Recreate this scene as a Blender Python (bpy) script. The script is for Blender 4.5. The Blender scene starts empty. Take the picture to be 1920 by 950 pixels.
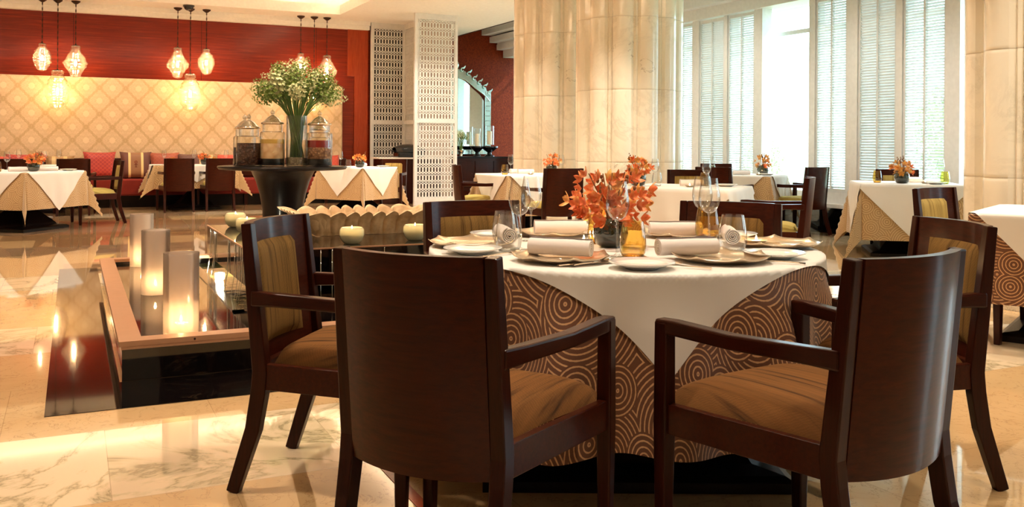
import bpy, math, random
from math import sin, cos, pi, radians, sqrt, atan2
from mathutils import Vector, Matrix
random.seed(7)
S = bpy.context.scene
COL = S.collection

# ---------------------------------------------------------------- camera
cam_d = bpy.data.cameras.new('camera'); cam = bpy.data.objects.new('camera', cam_d); COL.objects.link(cam)
cam_d.sensor_width = 36.0; cam_d.lens = 36.0 * 1720 / 1920
cam_d.shift_y = -(475 - 270.7) / 1920
cam_d.clip_start = 0.05; cam_d.clip_end = 200
YAW = radians(25.6)
cam.matrix_world = Matrix.Translation((0, 0, 1.15)) @ Matrix.Rotation(-YAW, 4, 'Z') @ Matrix.Rotation(pi/2, 4, 'X') @ Matrix.Rotation(0.0065, 4, 'Z')
S.camera = cam

# ---------------------------------------------------------------- exposure, sky, sun
S.view_settings.view_transform = 'Standard'; S.view_settings.look = 'None'
S.view_settings.exposure = 0.7; S.view_settings.gamma = 1.0; S.view_settings.use_curve_mapping = False
W = bpy.data.worlds.new('sky'); S.world = W; W.use_nodes = True
bg = W.node_tree.nodes['Background']; bg.inputs[0].default_value = (0.66, 0.88, 1.0, 1); bg.inputs[1].default_value = 5.0

def light(kind, name, loc, power, color=(1, .78, .5), size=.1, rot=(0, 0, 0), size_y=None, spot=None, blend=.6, spread=None):
    d = bpy.data.lights.new(name, kind); o = bpy.data.objects.new(name, d); COL.objects.link(o)
    o.location = loc; o.rotation_euler = rot; d.energy = power; d.color = color
    if kind == 'AREA':
        d.size = size
        if size_y: d.shape = 'RECTANGLE'; d.size_y = size_y
        if spread: d.spread = spread
    elif kind == 'SUN': d.angle = size
    else: d.shadow_soft_size = size
    if kind == 'SPOT': d.spot_size = spot or radians(60); d.spot_blend = blend
    return o
WARM = (1.0, .70, .40); WARM2 = (1.0, .86, .69); NEUTRAL = (1.0, .93, .84)
# window portals guiding the daylight
for y in (0.0, 3.3, 6.6, 9.9, 13.2, 16.5):
    p = light('AREA', 'window_portal', (9.62, y, 2.0), 1, (1, 1, 1), 3.3, (0, radians(90), 0), 3.3)
    p.data.shape = 'RECTANGLE'; p.data.size = 3.0; p.data.size_y = 3.3; p.data.cycles.is_portal = True
light('SUN', 'daylight_sun', (12, 5, 9), 2.2, (1, .97, .92), radians(2), (0, radians(52), radians(-35)))
# cove lamps hidden on the coffer ledge
light('AREA', 'cove_lamp', (0, 17.34, 3.74), 20, (1, .76, .54), 8.0, (radians(180 + 25), 0, 0), .12)
light('AREA', 'cove_lamp', (4.80, 11.5, 3.74), 90, (1, .76, .54), .12, (0, radians(155), 0), 11)
light('AREA', 'cove_lamp', (0, 5.80, 3.74), 60, (1, .76, .54), 8.0, (radians(180 - 25), 0, 0), .12)
# ceiling downlights (recessed lamps at plausible spots) and added fill spots
for x, y, e in [(5.8, 11.5, 190), (5.85, 9.5, 190), (6.25, 9.0, 180), (6.0, 12.9, 160), (5.75, 3.9, 200), (5.7, 5.2, 200)]:
    light('SPOT', 'column_downlight', (x, y, 3.56), e, WARM2, .06, (0, radians(14), 0), spot=radians(80), blend=.8)
for x, y, e in [(7.4, 8.6, 80), (7.7, 11.2, 80), (7.5, 6.4, 80), (7.6, 14.2, 80)]:
    light('SPOT', 'window_side_fill', (x, y, 3.56), e, NEUTRAL, .1, (0, radians(-22), 0), spot=radians(110), blend=.9)  # added fill light that brightens the window posts
for x in (-1.6, -.2, 1.2, 2.6, 4.0):
    light('SPOT', 'wall_washer', (x, 16.5, 3.55), 46, (1, .82, .64), .08, (radians(33), 0, 0), spot=radians(85), blend=.9)
for x, y, e in [(1.9, 2.9, 170), (-.4, 3.2, 150), (.5, 6.2, 120), (-1.2, 8, 150), (4.2, 5.6, 130), (-1.5, 12.0, 240), (2.0, 12.6, 240), (4.3, 13.6, 240), (-.5, 15.3, 170), (2.4, 15.3, 170), (1.7, 8.2, 170), (4.0, 9.6, 150), (5.3, 2.4, 120), (2.2, .2, 120), (6.3, 15.2, 150), (5.0, 15.6, 120), (7.0, 17.6, 200), (7.2, 13.5, 200)]:  # the spot by the display table is added to brighten the jars
    light('SPOT', 'room_downlight', (x, y, 3.56), e, WARM2, .12, (0, 0, 0), spot=radians(115), blend=.9)

# ---------------------------------------------------------------- materials
def lin(c):
    return tuple(((v/255) / 12.92 if v/255 <= .04045 else ((v/255 + .055) / 1.055) ** 2.4) for v in c) + (1,)
class N:
    """node tree helper"""
    def __init__(s, name):
        s.m = bpy.data.materials.new(name); s.m.use_nodes = True; s.t = s.m.node_tree; s.b = s.t.nodes['Principled BSDF']
        s.out = s.t.nodes['Material Output']
    def n(s, k, **kw):
        nd = s.t.nodes.new(k)
        for a, v in kw.items(): setattr(nd, a, v)
        return nd
    def l(s, a, b): s.t.links.new(a, b)
    def set(s, **kw):
        for k, v in kw.items(): s.b.inputs[k.replace('_', ' ')].default_value = v
    def coord(s, kind='Object', scale=(1, 1, 1), rot=(0, 0, 0)):
        tc = s.n('ShaderNodeTexCoord'); mp = s.n('ShaderNodeMapping'); s.l(tc.outputs[kind], mp.inputs[0])
        mp.inputs['Scale'].default_value = scale; mp.inputs['Rotation'].default_value = rot; return mp.outputs[0]
    def noise(s, vec, scale=5, detail=4, rough=.5, dist=0):
        t = s.n('ShaderNodeTexNoise'); s.l(vec, t.inputs['Vector']); t.inputs['Scale'].default_value = scale
        t.inputs['Detail'].default_value = detail; t.inputs['Roughness'].default_value = rough; t.inputs['Distortion'].default_value = dist
        return t.outputs[0]
    def ramp(s, fac, stops, interp='LINEAR'):
        r = s.n('ShaderNodeValToRGB'); s.l(fac, r.inputs[0]); cr = r.color_ramp; cr.interpolation = interp
        while len(cr.elements) < len(stops): cr.elements.new(.5)
        for e, (p, c) in zip(cr.elements, stops): e.position = p; e.color = c if len(c) == 4 else tuple(c) + (1,)
        return r.outputs[0]
    def math(s, op, a, b=None, c=None):
        m = s.n('ShaderNodeMath', operation=op)
        for i, v in enumerate((a, b, c)):
            if v is None: continue
            if isinstance(v, (int, float)): m.inputs[i].default_value = v
            else: s.l(v, m.inputs[i])
        return m.outputs[0]
    def mix(s, fac, a, b, mode='MIX'):
        m = s.n('ShaderNodeMix', data_type='RGBA', blend_type=mode)
        if isinstance(fac, (int, float)): m.inputs[0].default_value = fac
        else: s.l(fac, m.inputs[0])
        for i, v in ((6, a), (7, b)):
            if isinstance(v, tuple): m.inputs[i].default_value = v
            else: s.l(v, m.inputs[i])
        return m.outputs[2]
    def sep(s, vec):
        x = s.n('ShaderNodeSeparateXYZ'); s.l(vec, x.inputs[0]); return x.outputs
    def comb(s, x, y, z=0.0):
        c = s.n('ShaderNodeCombineXYZ')
        for i, v in enumerate((x, y, z)):
            if isinstance(v, (int, float)): c.inputs[i].default_value = v
            else: s.l(v, c.inputs[i])
        return c.outputs[0]
    def color(s, c): s.l(c, s.b.inputs['Base Color'])
    def bump(s, h, strength=.2, dist=.01):
        b = s.n('ShaderNodeBump'); b.inputs['Strength'].default_value = strength; b.inputs['Distance'].default_value = dist
        s.l(h, b.inputs['Height']); s.l(b.outputs[0], s.b.inputs['Normal'])
def plain(name, rgb, rough=.5, metal=0, **kw):
    k = N(name); v = k.coord(); f = k.noise(v, 18, 2)
    c = lin(rgb); k.color(k.mix(f, tuple(x*.9 for x in c[:3]) + (1,), tuple(min(1, x*1.08) for x in c[:3]) + (1,)))
    k.set(Roughness=rough, Metallic=metal, **kw); return k.m

def wood(name, dark, light_, rough=.28, axis=0, coat=.5):
    k = N(name); sc = [26, 26, 26]; sc[axis] = 1.3
    v = k.coord(scale=tuple(sc)); f = k.noise(v, 3.2, 6, .65, .4); g = k.noise(k.coord(), 1.5, 2)
    k.color(k.mix(k.math('MULTIPLY', g, .5), k.ramp(f, [(.3, lin(dark)), (.72, lin(light_))]), lin(light_)))
    k.set(Roughness=rough, Coat_Weight=coat*.32, Coat_Roughness=.12, Specular_IOR_Level=.12); k.bump(f, .04, .002); return k.m
M = {}
M['wood'] = wood('dark_wood', (28, 8, 4), (70, 24, 10), .3, 0)
M['wood_z'] = wood('dark_wood_upright', (28, 8, 4), (56, 18, 8), .3, 2)
M['wood_y'] = wood('dark_wood_rail', (30, 8, 4), (58, 19, 8), .28, 1)
M['black_wood'] = wood('black_wood', (12, 8, 9), (24, 16, 15), .38, 0)
def mahogany():
    k = N('mahogany_panelling'); v = k.coord(scale=(.55, 1, 16)); f = k.noise(v, 2.6, 7, .62, .6)
    tc = k.coord(); x, y, z = k.sep(tc)
    c = k.ramp(f, [(.25, lin((90, 20, 5))), (.55, lin((122, 32, 9))), (.8, lin((156, 58, 20)))])
    jx = k.math('LESS_THAN', k.math('FRACT', k.math('MULTIPLY', x, .46)), .004)
    k.color(k.mix(jx, c, lin((60, 12, 6)))); k.set(Roughness=.3, Coat_Weight=.12, Coat_Roughness=.1, Specular_IOR_Level=.2); return k.m
M['mahogany'] = mahogany()
M['mahogany_figure'] = wood('figured_mahogany', (128, 40, 18), (172, 72, 36), .3, 2)
def damask():
    k = N('damask_fabric'); x, y, z = k.sep(k.coord()); p = .43; q = .47
    a = k.math('COSINE', k.math('MULTIPLY', x, 2*pi/p)); b = k.math('COSINE', k.math('MULTIPLY', z, 2*pi/q))
    s = k.math('ABSOLUTE', k.math('ADD', a, b)); t = k.math('MULTIPLY', a, b)
    u_ = k.comb(k.math('MULTIPLY', s, 1.15), k.math('MULTIPLY', t, 1.1), k.math('MULTIPLY', k.math('COSINE', k.math('MULTIPLY', z, 4*pi/q)), .6))
    nz = k.noise(u_, 3.4, 3, .6); n2 = k.noise(u_, 9.0, 2, .5)
    wob = k.math('ADD', s, k.math('ADD', k.math('MULTIPLY', k.math('SUBTRACT', nz, .5), 1.6), k.math('MULTIPLY', k.math('SUBTRACT', n2, .5), .7)))
    line = k.math('MULTIPLY', k.math('LESS_THAN', wob, .30), k.math('GREATER_THAN', wob, -.05))
    orn = k.math('MULTIPLY', k.math('GREATER_THAN', k.math('ABSOLUTE', k.math('SUBTRACT', n2, .5)), .045), k.math('LESS_THAN', s, 1.75))
    fac = k.math('MAXIMUM', line, k.math('MULTIPLY', orn, .7))
    c = k.mix(k.math('MULTIPLY', fac, .75), lin((236, 206, 166)), lin((186, 148, 98)))
    k.color(c); k.set(Roughness=.7, Sheen_Weight=.2); return k.m
M['damask'] = damask()
def linen(name, rgb, rough=.85):
    k = N(name); v = k.coord('Object'); f = k.noise(v, 240, 2); g = k.noise(v, 5, 3)
    c = lin(rgb); k.color(k.mix(g, tuple(x*.95 for x in c[:3]) + (1,), c)); k.set(Roughness=rough, Sheen_Weight=.15); k.bump(f, .08, .001); return k.m
M['linen'] = linen('white_linen', (236, 230, 222))
M['napkin'] = linen('napkin_linen', (238, 226, 220))
def rings(name, base, line, sc=3.6, freq=60, thick=.3):
    k = N(name); uv = k.coord('UV'); dist = k.noise(uv, 90, 2)
    def layer(scale, off):
        mp = k.n('ShaderNodeMapping'); k.l(uv, mp.inputs[0]); mp.inputs['Location'].default_value = off
        vo = k.n('ShaderNodeTexVoronoi', voronoi_dimensions='2D'); vo.inputs['Scale'].default_value = scale; vo.inputs['Randomness'].default_value = .55
        k.l(mp.outputs[0], vo.inputs['Vector']); return k.math('DIVIDE', vo.outputs['Distance'], scale)
    d = layer(sc, (0, 0, 0)); d2 = layer(sc*1.45, (.37, .21, 0))
    # big rings everywhere, a smaller family laid over part of them
    sel = k.math('LESS_THAN', d2, .085)
    rr = k.math('ADD', k.math('MULTIPLY', d, k.math('SUBTRACT', 1, sel)), k.math('MULTIPLY', d2, sel))
    w = k.math('SINE', k.math('MULTIPLY', rr, freq*2*pi))
    fac = k.math('GREATER_THAN', k.math('ADD', w, k.math('MULTIPLY', k.math('SUBTRACT', dist, .5), .9)), thick)
    k.color(k.mix(fac, lin(base), lin(line))); k.set(Roughness=.6, Sheen_Weight=.3); k.bump(fac, .3, .002); return k.m
M['rings'] = rings('ring_cloth', (176, 140, 94), (212, 182, 134), 3.4, 46, .55)
M['rings_shaded'] = rings('ring_cloth_shaded', (110, 66, 38), (214, 166, 118), 3.1, 56, .62)  # darker copy of the tan ring cloth, shade put into its brown
def fabric(name, a, b, axis=0):
    k = N(name); sc = [1.2, 1.2, 1.2]; sc[axis] = 34
    f = k.noise(k.coord(scale=tuple(sc)), 1.6, 4, .6, .15); h = k.noise(k.coord(scale=(1, 1, 1)), 260, 2)
    g = k.n('ShaderNodeTexWave', wave_type='BANDS', bands_direction='DIAGONAL'); k.l(k.coord(), g.inputs[0]); g.inputs['Scale'].default_value = 55; g.inputs['Distortion'].default_value = 6
    c = k.ramp(f, [(.30, lin(b)), (.46, lin(a)), (.8, lin(tuple(min(255, x*1.15) for x in a)))])
    c = k.mix(k.math('MULTIPLY', g.outputs[1], .18), c, lin(b)); k.color(c); k.set(Roughness=.9, Specular_IOR_Level=.15); k.bump(h, .25, .002); return k.m
M['seat'] = fabric('seat_fabric', (116, 76, 38), (64, 40, 20), 0)
M['pad'] = fabric('back_pad_fabric', (122, 92, 48), (66, 42, 20), 0)  # near pads: their shadow is put into the darker fabric colour
M['pad_yellow'] = fabric('yellow_back_pad', (172, 146, 84), (118, 90, 50), 0)
M['seat_green'] = fabric('olive_seat_fabric', (178, 160, 92), (126, 100, 52), 0)
def marble_floor():
    k = N('marble_floor'); tc = k.coord(); x, y, z = k.sep(tc)
    tx = k.math('FLOOR', k.math('DIVIDE', k.math('ADD', x, k.math('MULTIPLY', k.math('FLOOR', k.math('DIVIDE', y, .8)), .37)), .8)); ty = k.math('FLOOR', k.math('DIVIDE', y, .8))
    wn = k.n('ShaderNodeTexWhiteNoise', noise_dimensions='2D'); k.l(k.comb(tx, ty), wn.inputs['Vector'])
    rnd = wn.outputs[0]
    va = k.n('ShaderNodeVectorMath', operation='MULTIPLY_ADD'); k.l(wn.outputs[1], va.inputs[0]); va.inputs[1].default_value = (9, 9, 9); k.l(tc, va.inputs[2])
    v = va.outputs[0]
    cloud = k.noise(v, 1.6, 6, .6, .8); vein = k.noise(v, 1.3, 7, .62, 1.6); v2 = k.noise(v, 7, 5, .6, 1.2)
    cream = k.mix(cloud, lin((206, 164, 112)), lin((230, 194, 144)))
    cr = k.math('LESS_THAN', k.math('ABSOLUTE', k.math('SUBTRACT', v2, .5)), .008)
    cream = k.mix(k.math('MULTIPLY', cr, .35), cream, lin((140, 96, 60)))
    vv = k.ramp(k.math('ABSOLUTE', k.math('SUBTRACT', vein, .5)), [(.0, lin((168, 150, 116))), (.012, lin((212, 190, 152))), (.05, lin((238, 212, 176)))])
    # white veined bands every fifth tile row, brown bands beside them further back
    band = k.math('LESS_THAN', k.math('MODULO', k.math('ADD', ty, 20), 3), .5)
    c = k.mix(band, cream, vv)
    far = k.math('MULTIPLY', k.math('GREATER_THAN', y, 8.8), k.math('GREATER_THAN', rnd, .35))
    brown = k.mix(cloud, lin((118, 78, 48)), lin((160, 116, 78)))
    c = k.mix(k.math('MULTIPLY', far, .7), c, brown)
    jx = k.math('LESS_THAN', k.math('FRACT', k.math('DIVIDE', k.math('ADD', x, k.math('MULTIPLY', ty, .37)), .8)), .004)
    jy = k.math('LESS_THAN', k.math('FRACT', k.math('DIVIDE', y, .8)), .004)
    c = k.mix(k.math('MULTIPLY', k.math('MAXIMUM', jx, jy), .35), c, lin((120, 84, 52)))
    k.color(c); k.set(Roughness=.035, IOR=1.75, Coat_Weight=.35, Coat_Roughness=.02)
    return k.m
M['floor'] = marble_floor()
def black_marble(rough=.05):
    k = N('black_marble'); v = k.coord(); f = k.noise(v, 3, 7, .6, 1.5)
    ln = k.math('LESS_THAN', k.math('ABSOLUTE', k.math('SUBTRACT', f, .52)), .0035)
    k.color(k.mix(k.math('MULTIPLY', ln, .14), lin((14, 10, 10)), lin((120, 96, 70)))); k.set(Roughness=rough, IOR=1.6, Coat_Weight=.3, Coat_Roughness=.03); return k.m
M['black_marble'] = black_marble()
def column_marble():
    k = N('cream_marble'); tc = k.coord(); x, y, z = k.sep(tc)
    drum = k.math('FLOOR', k.math('DIVIDE', z, .93))
    wn = k.n('ShaderNodeTexWhiteNoise', noise_dimensions='1D'); k.l(drum, wn.inputs['W'])
    va = k.n('ShaderNodeVectorMath', operation='MULTIPLY_ADD'); k.l(wn.outputs[1], va.inputs[0]); va.inputs[1].default_value = (7, 7, 7); k.l(tc, va.inputs[2]); v = va.outputs[0]
    cloud = k.noise(v, 1.2, 5, .6, .5); vein = k.noise(v, 1.5, 8, .66, 1.3); msk = k.noise(v, 1.1, 2)
    c = k.mix(cloud, lin((230, 220, 196)), lin((250, 244, 228)))
    ln = k.math('MULTIPLY', k.math('LESS_THAN', k.math('ABSOLUTE', k.math('SUBTRACT', vein, .5)), .006), k.math('GREATER_THAN', msk, .60))
    c = k.mix(k.math('MULTIPLY', ln, .45), c, lin((128, 104, 70)))
    fz = k.math('FRACT', k.math('DIVIDE', z, .93)); jt = k.math('LESS_THAN', fz, .007)
    c = k.mix(k.math('MULTIPLY', jt, .3), c, lin((132, 112, 84)))
    soft = k.ramp(k.math('ABSOLUTE', k.math('SUBTRACT', k.noise(v, .9, 8, .7, 2.2), .5)), [(.0, (1, 1, 1)), (.05, (0, 0, 0))])
    c = k.mix(k.math('MULTIPLY', k.math('MULTIPLY', soft, k.ramp(k.noise(v, .8, 2), [(.45, (0, 0, 0)), (.65, (1, 1, 1))])), .28), c, lin((150, 140, 112)))
    k.color(c); k.set(Roughness=.16, Coat_Weight=.5, Coat_Roughness=.04); return k.m
M['column'] = column_marble()
M['white'] = plain('white_paint', (232, 230, 226), .35)
M['ceiling'] = plain('ceiling_plaster', (250, 242, 232), .6)
M['shutter'] = plain('shutter_paint', (226, 226, 224), .4)
def redwall():
    k = N('red_wallpaper'); f = k.noise(k.coord(), 14, 4, .6, 2.5)
    k.color(k.ramp(f, [(.4, lin((96, 29, 8))), (.6, lin((122, 45, 14)))])); k.set(Roughness=.6, Specular_IOR_Level=.15); return k.m
M['redwall'] = redwall()
M['red_fabric'] = plain('red_upholstery', (122, 27, 7), .9)
M['mirror'] = plain('mirror_glass', (225, 240, 236), .01, 1.0)
M['etched'] = plain('etched_mirror', (205, 228, 220), .18, .85)
def stone():
    k = N('carved_stone'); f = k.noise(k.coord(), 9, 6, .6); g = k.noise(k.coord(), 60, 3)
    k.color(k.ramp(f, [(.35, lin((196, 160, 118))), (.65, lin((232, 202, 162)))])); k.set(Roughness=.7); k.bump(g, .2, .004); return k.m
M['stone'] = stone()
M['copper'] = plain('bronze_coping', (190, 142, 108), .36, .35)
M['plate'] = plain('white_porcelain', (246, 240, 232), .12, Coat_Weight=.5)
M['silver'] = plain('polished_silver', (225, 205, 180), .12, 1.0)
M['charger'] = plain('pewter_charger', (214, 194, 168), .24, .8)
M['metal_dark'] = plain('dark_bronze', (70, 46, 30), .4, .7)
M['black'] = plain('black_enamel', (16, 14, 16), .2, Coat_Weight=.5)
M['wax'] = plain('ivory_wax', (245, 232, 205), .5, Subsurface_Weight=.2)
M['leaf'] = plain('leaf_green', (86, 122, 48), .5)
M['garden_leaf'] = plain('sunlit_garden_leaf', (170, 196, 132), .6)  # leaf green paled so the colour carries the sunlit wash-out
M['stem'] = plain('stem_green', (92, 124, 50), .5)
M['petal_white'] = plain('cream_blossom', (206, 208, 160), .6)
M['petal_green'] = plain('bud_green', (116, 138, 58), .6)
M['bowl_dark'] = plain('smoky_glass_bowl', (34, 40, 28), .06, Coat_Weight=1.0)
def orchid(name, a, b):
    k = N(name); f = k.noise(k.coord(), 45, 2, .5, .6); k.color(k.ramp(f, [(.32, lin(a)), (.68, lin(b))])); k.set(Roughness=.5, Subsurface_Weight=.1)
    return k.m
M['orchid'] = orchid('orange_orchid_petal', (226, 92, 34), (250, 172, 104))
M['orchid_y'] = orchid('amber_orchid_petal', (220, 140, 52), (246, 196, 112))
M['bud'] = plain('orchid_bud', (132, 84, 40), .5)
def glass(name, tint=(1, 1, 1), ior=1.45, base=.08, rough=.0, dens=1.1):
    k = N(name); k.t.nodes.remove(k.b)
    tr = k.n('ShaderNodeBsdfTransparent'); lw0 = k.n('ShaderNodeLayerWeight'); lw0.inputs[0].default_value = .5
    k.l(k.ramp(lw0.outputs['Facing'], [(.25, tint), (.6, tuple(v*.80 for v in tint)), (.92, tuple(v*.35 for v in tint))]), tr.inputs[0])
    gl = k.n('ShaderNodeBsdfGlossy'); gl.inputs['Roughness'].default_value = rough; gl.inputs[0].default_value = (1, 1, 1, 1)
    lw = k.n('ShaderNodeLayerWeight'); lw.inputs[0].default_value = .35
    fac = k.math('MINIMUM', k.math('ADD', k.math('MULTIPLY', k.math('POWER', lw.outputs['Facing'], 2.2), .85 * dens), base), 1.0)
    mx = k.n('ShaderNodeMixShader'); k.l(fac, mx.inputs[0]); k.l(tr.outputs[0], mx.inputs[1]); k.l(gl.outputs[0], mx.inputs[2]); k.l(mx.outputs[0], k.out.inputs[0]); return k.m
M['glass'] = glass('clear_glass', (.97, .98, .97))
M['amber'] = glass('amber_glass', (.95, .74, .30), dens=.8)
M['green_glass'] = glass('yellow_green_glass', (.88, .92, .35))
M['jar_glass'] = glass('jar_glass', (.96, .97, .95), base=.05)
M['lid_glass'] = glass('thick_lid_glass', (.80, .80, .76), base=.22, dens=1.2)
M['pane'] = glass('window_pane', (.96, 1.0, 1.0), base=.03, dens=.5)
def frosted(name, col, trans=.45, rough=.4, clear=.15):
    k = N(name); k.t.nodes.remove(k.b)
    d = k.n('ShaderNodeBsdfDiffuse'); d.inputs[0].default_value = lin(col); t = k.n('ShaderNodeBsdfTranslucent'); t.inputs[0].default_value = lin(col)
    m1 = k.n('ShaderNodeMixShader'); m1.inputs[0].default_value = trans; k.l(d.outputs[0], m1.inputs[1]); k.l(t.outputs[0], m1.inputs[2])
    tr = k.n('ShaderNodeBsdfTransparent'); m2 = k.n('ShaderNodeMixShader'); m2.inputs[0].default_value = clear; k.l(m1.outputs[0], m2.inputs[1]); k.l(tr.outputs[0], m2.inputs[2])
    g = k.n('ShaderNodeBsdfGlossy'); g.inputs['Roughness'].default_value = .08; m3 = k.n('ShaderNodeMixShader')
    lw = k.n('ShaderNodeFresnel'); lw.inputs[0].default_value = 1.45; k.l(lw.outputs[0], m3.inputs[0]); k.l(m2.outputs[0], m3.inputs[1]); k.l(g.outputs[0], m3.inputs[2]); k.l(m3.outputs[0], k.out.inputs[0]); return k.m
M['frosted'] = frosted('frosted_glass', (220, 204, 192), .75, clear=.35)
M['votive'] = frosted('milky_votive_glass', (240, 236, 205), .6, clear=.06)
def netted():
    k = N('netted_glass'); k.t.nodes.remove(k.b)
    vo = k.n('ShaderNodeTexVoronoi', feature='DISTANCE_TO_EDGE'); k.l(k.coord('Object', scale=(1, 1, 1)), vo.inputs['Vector']); vo.inputs['Scale'].default_value = 17
    t = k.n('ShaderNodeBsdfTranslucent'); t.inputs[0].default_value = (1, .86, .62, 1); tr = k.n('ShaderNodeBsdfTransparent'); tr.inputs[0].default_value = (1, .93, .8, 1)
    f = k.ramp(vo.outputs[0], [(.02, (.30, .30, .30)), (.10, (.05, .05, .05)), (.5, (.012, .012, .012))])
    m = k.n('ShaderNodeMixShader'); k.l(f, m.inputs[0]); k.l(tr.outputs[0], m.inputs[1]); k.l(t.outputs[0], m.inputs[2])
    g = k.n('ShaderNodeBsdfGlossy'); g.inputs['Roughness'].default_value = .06; lw = k.n('ShaderNodeLayerWeight'); lw.inputs[0].default_value = .4
    m3 = k.n('ShaderNodeMixShader'); k.l(k.math('ADD', k.math('MULTIPLY', lw.outputs['Facing'], .4), .08), m3.inputs[0]); k.l(m.outputs[0], m3.inputs[1]); k.l(g.outputs[0], m3.inputs[2]); k.l(m3.outputs[0], k.out.inputs[0])
    return k.m
M['netted'] = netted()
def emit(name, col, st):
    k = N(name); k.t.nodes.remove(k.b); e = k.n('ShaderNodeEmission'); e.inputs[0].default_value = col + (1,); e.inputs[1].default_value = st; k.l(e.outputs[0], k.out.inputs[0]); return k.m
M['flame'] = emit('candle_flame', (1, .72, .34), 40)
M['bulb'] = emit('lamp_bulb', (1, .72, .42), 170)
M['poollamp'] = emit('pool_lamp', (1, .95, .8), 120)
def water():
    k = N('pool_water'); f = k.noise(k.coord(), 7, 3, .5, .6); k.color(k.ramp(f, [(.4, lin((24, 26, 12))), (.65, lin((74, 76, 34)))])); k.set(Roughness=.04, IOR=1.33, Coat_Weight=.6, Coat_Roughness=.02)
    k.bump(k.noise(k.coord(), 11, 3), .25, .02); return k.m
M['water'] = water()
M['stream'] = glass('falling_water', (.95, .97, .9), base=.35)
M['granite'] = plain('wet_granite', (60, 44, 34), .12, Coat_Weight=.4)

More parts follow.
